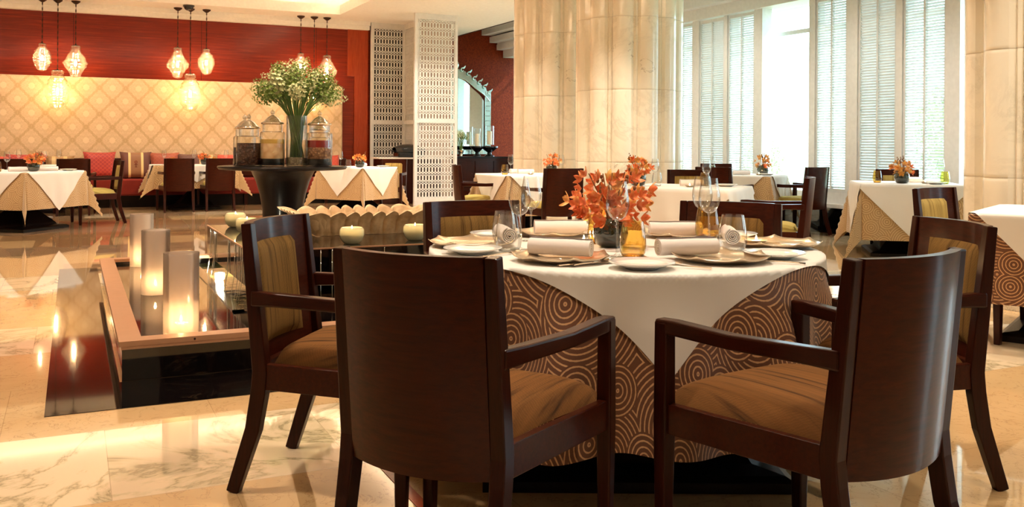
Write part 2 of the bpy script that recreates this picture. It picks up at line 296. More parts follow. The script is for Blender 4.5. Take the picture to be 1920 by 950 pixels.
# ---------------------------------------------------------------- mesh builder
class MB:
    def __init__(s): s.v = []; s.f = []; s.uv = None
    def add(s, vs, fs, T=None):
        o = len(s.v)
        for p in vs: s.v.append(tuple(T @ Vector(p)) if T is not None else tuple(p))
        for f in fs: s.f.append(tuple(i + o for i in f))
        return s
    def box(s, x0, x1, y0, y1, z0, z1, T=None):
        vs = [(x, y, z) for z in (z0, z1) for y in (y0, y1) for x in (x0, x1)]
        return s.add(vs, [(0, 2, 3, 1), (4, 5, 7, 6), (0, 1, 5, 4), (2, 6, 7, 3), (0, 4, 6, 2), (1, 3, 7, 5)], T)
    def loft(s, secs, close=True, caps=True, T=None):
        n = len(secs[0]); vs = [p for q in secs for p in q]; fs = []
        for i in range(len(secs) - 1):
            for j in range(n if close else n - 1):
                a = i*n + j; b = i*n + (j + 1) % n; fs.append((a, b, b + n, a + n))
        if caps: fs.append(tuple(range(n - 1, -1, -1))); fs.append(tuple((len(secs) - 1)*n + j for j in range(n)))
        return s.add(vs, fs, T)
    def bar(s, pts, w, h, up=(0, 0, 1), T=None):
        """rectangular section swept along a path; w across, h along 'up'; w/h may be lists"""
        secs = []; pts = [Vector(p) for p in pts]
        for i, p in enumerate(pts):
            a = pts[max(i - 1, 0)]; b = pts[min(i + 1, len(pts) - 1)]; t = (b - a).normalized(); u = Vector(up)
            r = t.cross(u); r = r.normalized() if r.length > 1e-4 else Vector((1, 0, 0)); u2 = r.cross(t).normalized()
            ww = w[i] if isinstance(w, (list, tuple)) else w; hh = h[i] if isinstance(h, (list, tuple)) else h
            secs.append([p - r*ww/2 - u2*hh/2, p + r*ww/2 - u2*hh/2, p + r*ww/2 + u2*hh/2, p - r*ww/2 + u2*hh/2])
        return s.loft(secs, T=T)
    def tube(s, pts, r, n=8, T=None):
        secs = []; pts = [Vector(p) for p in pts]; ref = None
        for i, p in enumerate(pts):
            a = pts[max(i - 1, 0)]; b = pts[min(i + 1, len(pts) - 1)]; t = (b - a).normalized()
            if ref is None: ref = Vector((1, 0, 0)) if abs(t.x) < .9 else Vector((0, 1, 0))
            u = (ref - t*ref.dot(t)).normalized(); ref = u; w = t.cross(u); rr = r[i] if isinstance(r, (list, tuple)) else r
            secs.append([p + (u*cos(2*pi*j/n) + w*sin(2*pi*j/n))*rr for j in range(n)])
        return s.loft(secs, T=T)
    def lathe(s, prof, n=24, c=(0, 0, 0), T=None, cap0=True, cap1=False):
        secs = [[(c[0] + r*cos(2*pi*j/n), c[1] + r*sin(2*pi*j/n), c[2] + z) for j in range(n)] for r, z in prof]
        vs = [p for q in secs for p in q]; fs = []
        for i in range(len(secs) - 1):
            for j in range(n): a = i*n + j; b = i*n + (j + 1) % n; fs.append((a, b, b + n, a + n))
        if cap0: fs.append(tuple(range(n - 1, -1, -1)))
        if cap1: fs.append(tuple((len(secs) - 1)*n + j for j in range(n)))
        return s.add(vs, fs, T)
    def grid(s, fn, nu, nv, T=None, closeu=False):
        vs = [fn(i/nu, j/nv) for j in range(nv + 1) for i in range(nu + (0 if closeu else 1))]; w = nu if closeu else nu + 1; fs = []
        for j in range(nv):
            for i in range(nu):
                a = j*w + i; b = j*w + (i + 1) % w if closeu else j*w + i + 1; fs.append((a, b, b + w, a + w))
        return s.add(vs, fs, T)
    def ball(s, c, r, n=12, sc=(1, 1, 1), T=None):
        m = n // 2
        prof = [(max(1e-4, sin(pi*i/m)) * r, -cos(pi*i/m) * r) for i in range(m + 1)]
        secs = [[(c[0] + a*cos(2*pi*j/n)*sc[0], c[1] + a*sin(2*pi*j/n)*sc[1], c[2] + z*sc[2]) for j in range(n)] for a, z in prof]
        vs = [p for q in secs for p in q]; fs = []
        for i in range(m):
            for j in range(n): a = i*n + j; b = i*n + (j + 1) % n; fs.append((a, b, b + n, a + n))
        return s.add(vs, fs, T)
    def build(s, name, mat, parent=None, smooth=False, bevel=0, loc=None, rotz=None, angle=None, solid=0):
        me = bpy.data.meshes.new(name); me.from_pydata(s.v, [], s.f); me.update()
        if s.uv:
            ul = me.uv_layers.new(name='UVMap')
            for lp in me.loops: ul.data[lp.index].uv = s.uv[lp.vertex_index]
        me.materials.append(M[mat] if isinstance(mat, str) else mat)
        if smooth: me.polygons.foreach_set('use_smooth', [True]*len(me.polygons))
        if angle and smooth: me.set_sharp_from_angle(angle=radians(angle))
        o = bpy.data.objects.new(name, me); COL.objects.link(o)
        if parent: o.parent = parent
        if loc: o.location = loc
        if rotz is not None: o.rotation_euler = (0, 0, rotz)
        if solid: m = o.modifiers.new('thick', 'SOLIDIFY'); m.thickness = solid; m.offset = -1
        if bevel: m = o.modifiers.new('bevel', 'BEVEL'); m.width = bevel; m.segments = 2; m.limit_method = 'ANGLE'; m.angle_limit = radians(40)
        return o
def tag(o, label=None, cat=None, group=None, kind=None):
    if label: o['label'] = label
    if cat: o['category'] = cat
    if group: o['group'] = group
    if kind: o['kind'] = kind
    return o
def thing(name, label, cat, loc=(0, 0, 0), rotz=0, group=None):
    o = bpy.data.objects.new(name, None); COL.objects.link(o); o.empty_display_size = .1
    o.location = loc; o.rotation_euler = (0, 0, rotz); return tag(o, label, cat, group)
def struct(o): o['kind'] = 'structure'; return o
def copy_tree(o, loc, rotz, label, group=None):
    def rec(src, par):
        c = src.copy(); COL.objects.link(c); c.parent = par
        for ch in list(src.children): rec(ch, c)
        return c
    r = rec(o, None); r.location = loc; r.rotation_euler = (0, 0, rotz); r['label'] = label
    if group: r['group'] = group
    return r
ROT = Matrix.Rotation; TR = Matrix.Translation

# ---------------------------------------------------------------- room shell
HC = 3.6
b = MB(); b.box(-7, 9.9, -4, 20, -.12, 0)
struct(b.build('floor', 'floor'))
b = MB().box(-.10, .21, 4.29, 9.2, 0, .003).box(.21, 3.4, 4.29, 4.76, 0, .003); struct(b.build('trim_1', 'black_marble'))
b = MB().box(.99, 1.03, .4, 3.4, 0, .0025); struct(b.build('trim_2', 'mahogany_figure'))
# ceiling with coffer opening X -4..4.6, Y 6..17.14 ; stops at X 7.85
b = MB()
b.box(-7, 7.85, 17.14, 18.3, HC, HC + .1); b.box(4.6, 7.85, -4, 17.14, HC, HC + .1); b.box(-7, -4, -4, 17.14, HC, HC + .1); b.box(-4, 4.6, -4, 6, HC, HC + .1)
b.box(6.2, 7.85, 18.3, 19.5, HC, HC + .1)
b.box(-4.4, 5.0, 5.6, 17.6, 4.02, 4.1)                               # tray
b.box(-4.45, 5.05, 17.5, 17.6, HC + .1, 4.05); b.box(4.95, 5.05, 5.6, 17.6, HC + .1, 4.05); b.box(-4.45, -4.35, 5.6, 17.6, HC + .1, 4.05); b.box(-4.45, 5.05, 5.55, 5.65, HC + .1, 4.05)
b.box(7.80, 7.85, -4, 19.5, HC + .1, 4.6); b.box(7.85, 9.9, -4, 19.5, 4.6, 4.7)
struct(b.build('ceiling', 'ceiling'))
b = MB().box(-4.0, 4.6, 17.10, 17.138, HC - .01, HC + .17).box(4.562, 4.598, 6, 17.10, HC - .01, HC + .17); struct(b.build('trim_3', 'ceiling'))
b = MB().box(-7, 5.4, 17.95, 18.1, 3.44, 3.52).box(-7, 5.4, 17.90, 18.1, 3.52, HC); struct(b.build('trim_4', 'ceiling'))
b = MB().box(7.852, 7.87, -4, 19.4, HC - .01, HC + .03); struct(b.build('shadow_gap_strip', 'black_wood'))  # dark strip drawn in for the shadow gap along the ceiling edge
# back wall: mahogany
b = MB().box(-7, 5.45, 18.1, 18.3, 0, HC); struct(b.build('wall_back', 'mahogany'))
b = MB().box(4.98, 5.40, 18.06, 18.1, 2.5, 3.44).box(5.12, 5.40, 18.06, 18.1, 0, 2.5); struct(b.build('trim_5', 'mahogany_figure'))
b = MB().box(6.1, 9.9, 19.4, 19.5, 0, 4.7); struct(b.build('wall_alcove', 'redwall'))
b = MB().box(5.45, 6.35, 18.24, 18.34, 0, HC).box(6.25, 6.35, 18.3, 19.4, 0, HC); struct(b.build('wall_recess', 'black_wood'))  # black colour stands in for the dark void behind the lattice holes
b = MB().box(-7.1, -7, -4, 18.3, 0, HC); struct(b.build('wall_left', 'ceiling'))
b = MB().box(-7, 9.9, -4.1, -4, 0, HC + 1); struct(b.build('wall_front', 'ceiling'))
# window wall
WX = 9.2
b = MB().box(9.05, 9.6, -4, 19.4, 0, .34); struct(b.build('baseboard_right', 'black_marble'))
b = MB().box(9.03, 9.6, -4, 19.4, .34, .39).box(9.14, 9.6, -4, 19.4, .39, .54); struct(b.build('trim_6', 'white'))
b = MB(); b.box(9.05, 9.6, -4, 19.4, 3.17, 3.34); b.box(8.88, 9.6, -4, 19.4, 3.34, 3.47); b.box(8.7, 9.6, -4, 19.4, 3.50, 3.63); b.box(8.5, 9.6, -4, 19.4, 3.66, 3.8); b.box(8.9, 9.6, -4, 19.4, 3.45, 4.6)
struct(b.build('trim_7', 'white'))
b = MB().box(9.0, 9.6, 17.4, 18.2, .39, 3.3); struct(b.build('trim_8', 'white'))
opens = []; closed = []; posts = []; gaps = []
for kk in range(-3, 3):
    o = kk*4.33 + 7.23                                                # one bay = open, closed, post, open, gap, post, open, closed, post...
y = 7.23
seq = [('P', 7.23, 7.42), ('O', 7.42, 8.04), ('P', 8.04, 8.13), ('C', 8.13, 8.75), ('P', 8.75, 8.93), ('O', 8.93, 9.5), ('P', 9.5, 9.61), ('G', 9.61, 10.56), ('P', 10.56, 10.74), ('O', 10.74, 11.36), ('P', 11.36, 11.44), ('C', 11.44, 12.07), ('P', 12.07, 12.24),
       ('O', 12.24, 12.86), ('P', 12.86, 12.97), ('G', 12.97, 13.92), ('P', 13.92, 14.1), ('O', 14.1, 14.72), ('P', 14.72, 14.8), ('C', 14.8, 15.42), ('P', 15.42, 15.6), ('O', 15.6, 16.22), ('P', 16.22, 16.33), ('G', 16.33, 17.28), ('P', 17.28, 17.45),
       ('G', 6.28, 7.23), ('P', 6.1, 6.28), ('O', 5.48, 6.1), ('P', 5.4, 5.48), ('C', 4.78, 5.4), ('P', 4.6, 4.78), ('O', 3.98, 4.6), ('P', 3.87, 3.98), ('G', 2.92, 3.87), ('P', 2.74, 2.92), ('O', 2.12, 2.74), ('P', 2.04, 2.12), ('C', 1.42, 2.04), ('P', 1.24, 1.42), ('O', .62, 1.24), ('P', .5, .62), ('G', -.45, .5), ('P', -4, -.45)]
pb = MB()
for k, y0, y1 in seq:
    if k == 'P': pb.box(9.12, 9.3, y0, y1, .54, 3.17)
struct(pb.build('window_1', 'white'))
b = MB().box(9.5, 9.505, -4, 19.4, .54, 3.2); p_ = b.build('window_2', 'pane'); struct(p_)
b = MB()
for yy in (6.75, 10.1, 13.45, 16.8, 3.4): b.box(9.47, 9.498, yy - 1.9 - .03, yy - 1.9 + .03, .54, 3.17)
b.box(9.465, 9.495, -4, 19.4, 2.78, 2.84); struct(b.build('trim_9', 'white'))
def shutter(y0, y1, open_, label, group=None):
    t = thing('louvered_shutter', label, 'window shutter', (9.16, (y0 + y1)/2, .54), 0, group)
    w = (y1 - y0)/2 - .004; h = 2.62; f = .03
    MB().box(-.02, .02, -w, -w + f, 0, h).box(-.02, .02, w - f, w, 0, h).box(-.02, .02, -w + f, w - f, 0, .05).box(-.02, .02, -w + f, w - f, h - .05, h).box(-.022, .022, -.013, .013, .05, h - .05).build('shutter_frame', 'shutter', t)
    sl = MB(); n = 72; a = radians(-26 if open_ else -50); d = .022 if open_ else .021
    for i in range(n):
        z = .05 + (i + .5)*(h - .1)/n
        for s0, s1 in ((-w + f, -.013), (.013, w - f)):
            dx = d*cos(a); dz = d*sin(a); th = .0022
            sl.add([(-dx, s0, z - dz - th), (-dx, s1, z - dz - th), (dx, s1, z + dz - th), (dx, s0, z + dz - th), (-dx, s0, z - dz + th), (-dx, s1, z - dz + th), (dx, s1, z + dz + th), (dx, s0, z + dz + th)],
                   [(0, 1, 2, 3), (7, 6, 5, 4), (0, 4, 5, 1), (1, 5, 6, 2), (2, 6, 7, 3), (3, 7, 4, 0)])
    sl.build('louvre_slats', 'shutter', t)
    return t
names = {(7.42, 'O'): 'open white louvered shutter beside the right marble column, letting bright daylight through',
 (8.13, 'C'): 'closed white louvered shutter directly behind the orange flowers of the right window table',
 (8.93, 'O'): 'narrow open white shutter right of the bare window opening',
 (10.74, 'O'): 'open white shutter just left of the bare window opening',
 (11.44, 'C'): 'closed white louvered shutter nearest the large marble column in the middle',
 (12.24, 'O'): 'sliver of open white shutter peeking out beside the middle marble column'}
for k, y0, y1 in seq:
    if k in 'OC':
        lb = names.get((y0, k)); shutter(y0, y1, k == 'O', lb or ('open' if k == 'O' else 'closed') + ' white louvered shutter in the window wall beyond the columns', None if lb else 'shutters seen only in reflections')

# garden outside
gd = MB().box(9.7, 60, -30, 60, -.6, -.5); struct(gd.build('ground_outside', plain('garden_ground', (150, 160, 120), .9)))
def tree(x, y, h, r, label):
    t = thing('garden_tree', label, 'tree', (x, y, -.5)); MB().tube([(0, 0, 0), (.1, 0, h*.5), (0, .1, h*.8)], [.16, .12, .05]).build('trunk', 'bud', t)
    c = MB(); rn = random.Random(int(x*7 + y))
    for i in range(3500):
        u = rn.random()*2*pi; ph = math.acos(2*rn.random() - 1); q = r*(.6 + .4*rn.random()); p = Vector((q*sin(ph)*cos(u), q*sin(ph)*sin(u), h*.75 + q*.8*cos(ph)))
        e = Matrix.Rotation(rn.random()*6, 3, (rn.random(), rn.random(), rn.random() + .1)); s_ = .07
        c.add([p + e @ Vector(v) for v in ((-s_, 0, 0), (0, -s_*.5, 0), (s_, 0, 0), (0, s_*.5, 0))], [(0, 1, 2, 3)])
    c.build('foliage', 'garden_leaf', t)
tree(17, 13.0, 2.6, 1.5, 'pale sunlit garden tree seen faintly through the shutter by the right column')
tree(24, 29, 1.5, 1.7, 'pale garden shrub seen low through the bare window opening')

# columns
def column(x, y, label, r=.72):
    b = MB(); n = 144
    def rad(j):
        ph = (j*360/n) % 30; 
        if ph < 3.5 or ph > 26.5: return r - .078 + (.026 if (ph < 2.2 or ph > 27.8) else 0)
        q = (ph - 15)/11.5; return r - .050*q*q
    zs = []
    for k in range(5):
        z0 = k*.93; zs += [(z0 + .004, 0), (z0 + .03, 0), (z0 + .90, 0), (z0 + .92, 0), (z0 + .926, -.002)]
        if k: zs.insert(-5, (z0 - .0005, -.002))
    secs = [[((rad(j) + o)*cos(radians(j*360/n + 5)), (rad(j) + o)*sin(radians(j*360/n + 5)), min(z, HC)) for j in range(n)] for z, o in zs if z < HC]
    secs.append([(p[0], p[1], HC) for p in secs[-1]])
    t = thing('marble_column', label, 'column', (x, y, 0))
    b.loft(secs).build('shaft', 'column', t, smooth=True, angle=25)
    MB().lathe([(r + .05, 0), (r + .05, .10), (r + .01, .13)], 72, cap1=True).build('plinth', 'column', t)
column(6.73, 12.38, 'fluted cream marble column just left of and behind the broadest column')
column(6.74, 10.45, 'broad fluted cream marble column in the middle, behind the white tablecloth table')
column(6.74, 4.4, 'fluted cream marble column at the right edge of the room')

# lattice screens
def lattice(b, x0, z0, nx, nz, cell, th):
    pat = ["#......#", "........", "..####..", "..####..", "..####..", "..####..", "..####..", "#.####.#", "..####..", "..####..", "..####..", "..####..", "..####..", "........", "##....##", "##.##.##", "..####..", "..####..", "...##...", "##....##"]
    rows = nz*20; cols = nx*8
    hole = lambda i, j: 0 <= i < cols and 0 <= j < rows and pat[j % 20][i % 8] == '#'
    vs = {}
    def V(i, j, s):
        k = (i, j, s)
        if k not in vs: vs[k] = len(b.v); b.v.append((x0 + i*cell, s*th/2, z0 + j*cell))
        return vs[k]
    for j in range(rows):
        i = 0
        while i < cols:
            if hole(i, j):
                if not hole(i-1, j): b.f.append((V(i, j, -1), V(i, j, 1), V(i, j+1, 1), V(i, j+1, -1)))
                if not hole(i+1, j): b.f.append((V(i+1, j, -1), V(i+1, j+1, -1), V(i+1, j+1, 1), V(i+1, j, 1)))
                if not hole(i, j-1): b.f.append((V(i, j, -1), V(i+1, j, -1), V(i+1, j, 1), V(i, j, 1)))
                if not hole(i, j+1): b.f.append((V(i, j+1, -1), V(i, j+1, 1), V(i+1, j+1, 1), V(i+1, j+1, -1)))
                i += 1
            else:
                k = i
                while k < cols and not hole(k, j): k += 1
                b.f.append((V(i, j, -1), V(k, j, -1), V(k, j+1, -1), V(i, j+1, -1))); b.f.append((V(i, j, 1), V(i, j+1, 1), V(k, j+1, 1), V(k, j, 1))); i = k
def screen(label, x, y, rotz, w, nx, th=.06, zt=HC, cell=.0098):
    t = thing('lattice_screen', label, 'screen', (x, y, 0), rotz); lw = nx*8*cell; m = (w - lw)/2; ph = 20*cell
    n1 = 9; zb = .14; n2 = int((zt - (zb + n1*ph) - .16)/ph)
    z1 = zb + n1*ph; z2 = z1 + .07; z3 = z2 + n2*ph
    MB().box(0, m, -th/2, th/2, 0, zt).box(w - m, w, -th/2, th/2, 0, zt).box(m, w - m, -th/2, th/2, 0, zb).box(m, w - m, -th/2, th/2, z1, z2).box(m, w - m, -th/2, th/2, z3, zt).build('screen_frame', 'white', t)
    for z0, nz in ((zb, n1), (z2, n2)):
        b = MB(); lattice(b, m, z0, nx, nz, cell, .018); b.build('lattice_panel', 'white', t)
    return t
screen('tall white lattice screen standing free in front, right of the dark counter', 5.76, 16.27, 0, .86, 12, cell=.0078)
screen('white lattice screen against the red wood wall, behind the small table', 5.44, 18.0, 0, .74, 10, cell=.0078)
screen('white lattice screen turned edge-on between the two facing lattice screens', 6.17, 17.2, pi/2, .82, 11, cell=.0078)
# pale wall pier behind the free standing screen
b = MB().box(6.25, 6.9, 17.3, 18.2, 0, HC); struct(b.build('wall_pier', plain('beige_plaster', (176, 146, 126), .7)))

# ---------------------------------------------------------------- banquette, headboard, cushions
t = thing('banquette', 'long banquette with red upholstered seat and tall cream damask headboard along the wood wall', 'bench', (0, 0, 0))
b = MB(); x0, x1, z1, r = -6.5, 4.86, 2.30, .10
out = [(x0, .3), (x1, .3)] + [(x1 - r + r*cos(a), z1 - r + r*sin(a)) for a in [i*pi/16 for i in range(9)]] + [(x0, z1)]
secs = []
for yy, ins in ((18.08, 0), (17.99, 0), (17.965, .02), (17.955, .05)):
    secs.append([(x - ins*(1 if x > x1 - r - .01 else 0) + ins*(1 if x == x0 else 0), yy, z - ins*(1 if z > z1 - r - .01 else 0)) for x, z in out])
b.loft(secs).build('headboard', 'damask', t, smooth=True, angle=50)
MB().box(-6.5, 4.95, 17.36, 17.97, .21, .50).build('seat', 'red_fabric', t, bevel=.03, smooth=True, angle=50)
MB().box(-6.5, 4.95, 17.5, 17.97, 0, .21).build('plinth', 'black_wood', t)
for x in (.62, 2.9, 4.4, -1.4): MB().bar([(x, 17.46, .21), (x, 17.44, 0)], [.07, .05], [.07, .05], up=(0, 1, 0)).build('leg', 'wood_z', t)
MB().box(-6.5, 4.9, 17.8, 17.96, .50, .86).build('back_bolster', 'wood', t, bevel=.03)
def stripes(name, a, b_, c_, x0, x1, x2, x3):
    k = N(name); x, y, z = k.sep(k.coord()); ax = k.math('ABSOLUTE', x)
    band = k.math('MULTIPLY', k.math('GREATER_THAN', ax, x0), k.math('LESS_THAN', ax, x1)); mid = k.math('LESS_THAN', ax, x0)
    c = k.mix(mid, lin(a), lin(c_)); k.color(k.mix(band, c, lin(b_))); k.set(Roughness=.5, Sheen_Weight=.3); return k.m
def quilt(name, a, b_):
    k = N(name); x, y, z = k.sep(k.coord()); s1 = k.math('SINE', k.math('MULTIPLY', k.math('ADD', x, z), 90)); s2 = k.math('SINE', k.math('MULTIPLY', k.math('SUBTRACT', x, z), 90))
    k.color(k.mix(k.math('GREATER_THAN', k.math('MAXIMUM', s1, s2), .93), lin(a), lin(b_))); k.set(Roughness=.5, Sheen_Weight=.4); return k.m
M['c_red'] = quilt('red_quilted_silk', (158, 18, 9), (200, 70, 32)); M['c_stripe'] = stripes('brown_striped_silk', (96, 42, 24), (228, 196, 130), (140, 92, 54), .085, .125, 0, 0)
M['c_gold'] = stripes('gold_striped_silk', (150, 112, 66), (206, 174, 116), (168, 128, 78), .06, .12, 0, 0); M['c_rust'] = quilt('rust_silk', (150, 62, 28), (168, 78, 40)); M['c_coral'] = quilt('coral_silk', (196, 60, 36), (210, 86, 54)); M['c_brown'] = quilt('brown_silk', (88, 42, 26), (104, 54, 34))
def cushion(x, y, z, w, h, mat, label, tilt=.3, rz=0, motif=False):
    b = MB(); n = 14; fr = MB()
    for sgn in (1, -1):
        def fn(u, v, s=sgn):
            a = 2*u - 1; c = 2*v - 1; e = (1 - a**4)*(1 - c**4); pin = 1 - .10*(1 - (1 - abs(a))**.6)*0 + .07*(abs(a)*abs(c))**3 - .05*(1 - abs(c)**2)*abs(a)**6 - .0
            return (a*w/2*pin, s*.075*e**.55, c*h/2*pin)
        b.grid(fn, n, n)
    t = thing('cushion', label, 'cushion', (x, y, z)); t.rotation_euler = (-tilt, 0, rz)
    b.build('cover', mat, t, smooth=True)
    if motif:
        q = MB(); q.tube([(cos(a)*.022, -.078, .035 + sin(a)*.022) for a in [i*2*pi/12 for i in range(13)]], .004, 5).tube([(0, -.078, .012), (0, -.078, -.06)], .004, 5).tube([(-.03, -.078, -.01), (.03, -.078, -.01)], .004, 5).tube([(-.02, -.078, -.055), (.02, -.078, -.055)], .003, 5); q.build('embroidered_motif', 'red_fabric', t)
cush = [(-.78, .72, .42, 'c_red', 'dark red cushion on the banquette behind the far left orchids'), (-1.12, .70, .40, 'c_coral', 'coral cushion at the left end of the banquette in view'),
        (-.2, .70, .40, 'c_gold', 'pale gold striped cushion left of the red quilted cushion'), (.43, .74, .46, 'c_red', 'bright red quilted cushion left of the striped cushion'),
        (1.02, .74, .46, 'c_stripe', 'brown cushion with cream stripes and a small red motif'), (1.5, .74, .44, 'c_rust', 'rust cushion behind the small banquette table'),
        (1.95, .73, .42, 'c_brown', 'dark brown cushion behind the orchids of the banquette table'), (2.22, .72, .42, 'c_gold', 'gold striped cushion left of the coral cushion near the jars'),
        (2.62, .72, .42, 'c_coral', 'coral cushion behind the chair next to the glass jars'), (3.4, .72, .42, 'c_rust', 'rust cushion seen below the round display table top'), (4.5, .72, .40, 'c_coral', 'coral cushion at the right end of the banquette')]
for i, (x, z, s_, m_, lb) in enumerate(cush): cushion(x, 17.66, z, s_ + .04, s_, m_, lb, .28, 0, m_ == 'c_stripe')

# ---------------------------------------------------------------- chairs
def make_chair(label, seat='seat', pad='pad'):
    """origin on the floor under the middle of the back, facing +Y"""
    t = thing('dining_chair', label, 'chair')
    hw = .222; z0, z1 = .345, .885
    lean = lambda z: -.055*max(0, (z - .40)/.5)
    bow = lambda x: -.055*(1 - (x/hw)**2)
    b = MB(); nx = 14
    secs = []
    for i in range(nx + 1):
        x = -hw + .02 + (2*hw - .04)*i/nx; y = bow(x)
        dn = -.055*(1 - (x/hw)**2)*.45
        secs.append([(x, y - .013 + lean(z0), z0 + dn*.25), (x, y + .016 + lean(z0), z0 + dn*.25), (x, y + .016 + lean(z1), z1), (x, y - .013 + lean(z1), z1)])
    bp = b.loft(secs).build('back_panel', 'wood', t, smooth=True, angle=40)
    # upholstered pad on the sitter's side
    pb = MB(); pw = .155; q0, q1 = .47, .815
    def fn(u, v):
        a = 2*u - 1; c = 2*v - 1; e = (1 - abs(a)**5)*(1 - abs(c)**5); x = a*pw; z = (q0 + q1)/2 + c*(q1 - q0)/2
        return (x, bow(x) + .014 + .022*max(e, 0)**.5 + lean(z), z)
    pb.grid(fn, 14, 14); pb.build('back_pad', pad, t, smooth=True)
    for s in (-1, 1):
        # rear post with sabre leg
        pts = [(s*.225, -.095, 0), (s*.223, -.062, .10), (s*.221, -.026, .21), (s*.22, -.006, .33), (s*.22, 0, .40), (s*.22, lean(.6), .6), (s*.22, lean(.885), .885)]
        MB().bar(pts, [.034, .037, .040, .042, .042, .040, .034], [.042, .046, .050, .052, .052, .046, .036], up=(0, 1, 0)).build('leg', 'wood_z', t, bevel=.004)
        # front leg rising into the arm
        MB().bar([(s*.293, .505, 0), (s*.293, .505, .36), (s*.293, .505, .655)], [.034, .044, .040], [.036, .048, .046], up=(0, 1, 0)).build('leg', 'wood_z', t, bevel=.005)
        MB().bar([(s*.228, -.03, .640), (s*.242, .06, .640), (s*.268, .28, .635), (s*.288, .47, .642), (s*.293, .527, .640)], [.03, .038, .044, .044, .040], [.05, .044, .040, .042, .042]).build('armrest', 'wood_y', t, bevel=.006)
    fr = MB(); fr.bar([(-.293, .505, .385), (-.10, .523, .385), (.10, .523, .385), (.293, .505, .385)], .026, .085)
    for s in (-1, 1): fr.bar([(s*.22, 0, .385), (s*.293, .505, .385)], .026, .085)
    fr.bar([(-.22, -.005, .385), (.22, -.005, .385)], .026, .085); fr.build('seat_frame', 'wood', t, bevel=.003)
    sb = MB()
    def sf(u, v):
        a = 2*u - 1; y = .02 + v*.505; w = .198 + .085*v; y += .018*(1 - a*a)*(v**3); e = (1 - abs(a)**6)*(1 - abs(2*v - 1)**6)
        return (a*w*(1.0 + .05*0), y, .425 + .072*max(0, e)**.42 - .012*(2*v - 1)**2)
    sb.grid(sf, 18, 18); sb.build('seat', seat, t, smooth=True)
    return t
def at(cam_angle): return radians(cam_angle - 90)
chA = make_chair('nearest armchair with its dark curved wooden back filling the middle foreground', 'seat', 'pad')
chA.location = (0.8, 2.167, 0); chA.rotation_euler = (0, 0, at(37.7))
near = [((1.875, 1.691), 98.4, 'armchair at the lower right foreground with its curved dark back towards us and brown seat'),
        ((0.697, 3.248), -36.6, 'armchair left of the round table, its back top gleaming blue, beside the black pool'),
        ((1.681, 3.885), -90.6, 'armchair behind the round table on the left, in front of the stone planter'),
        ((2.752, 3.416), -141.6, 'armchair behind the round table on the right, behind the amber tumbler'),
        ((2.81, 2.313), 160.4, 'armchair right of the round table, half hidden behind the lower right armchair')]
for (x, y), a, lb in near: copy_tree(chA, (x, y, 0), at(a), lb)
chG = make_chair('', 'seat_green', 'pad_yellow')
chG.location = (1.59, 16.06, 0); chG.rotation_euler = (0, 0, at(90)); chG['label'] = 'left of the two armchairs at the banquette table beside the display table'
far = [((2.25, 16.08), 90, 'right of the two armchairs at the banquette table beside the display table'),
       ((-.78, 15.75), 92, 'dark armchair behind the far left table, left of the orchids'),
       ((.02, 15.8), 88, 'dark armchair back just behind the right corner of the far left table'),
       ((.55, 14.3), 190, 'armchair with olive pad standing at the right end of the far left table'),
       ((5.0, 15.2), -125, 'armchair behind the small table by the lattice screens, pad facing us'),
       ((4.52, 10.95), -14, 'armchair with padded back at the left of the table by the columns'),
       ((5.0, 9.12), 82, 'armchair with tall dark curved back in front of the left marble column'),
       ((5.68, 6.07), 136, 'armchair seen edge-on with gleaming pale edge right of the round table glasses'),
       ((6.08, 8.2), -122, 'low seen armchair back behind the plain white cloth table, beside the column'),
       ((7.25, 9.25), 30, 'dark armchair back left of the window table, behind the wine glass'),
       ((8.62, 8.98), 101, 'armchair with high dark back right of the window table, in front of the narrow shutter'),
       ((8.62, 10.95), -110, 'bluish armchair top behind the window table, below the closed shutter'),
       ((8.76, 7.78), -135, 'dark armchair top behind the right window table, below the closed shutter'),
       ((5.08, 4.15), -80, 'armchair with yellow striped back pad between the right window table and the foreground'),
       ((7.2, 14.2), -160, 'armchair by the sideboard, just left of the left marble column')]
for (x, y), a, lb in far: copy_tree(chG, (x, y, 0), at(a), lb)

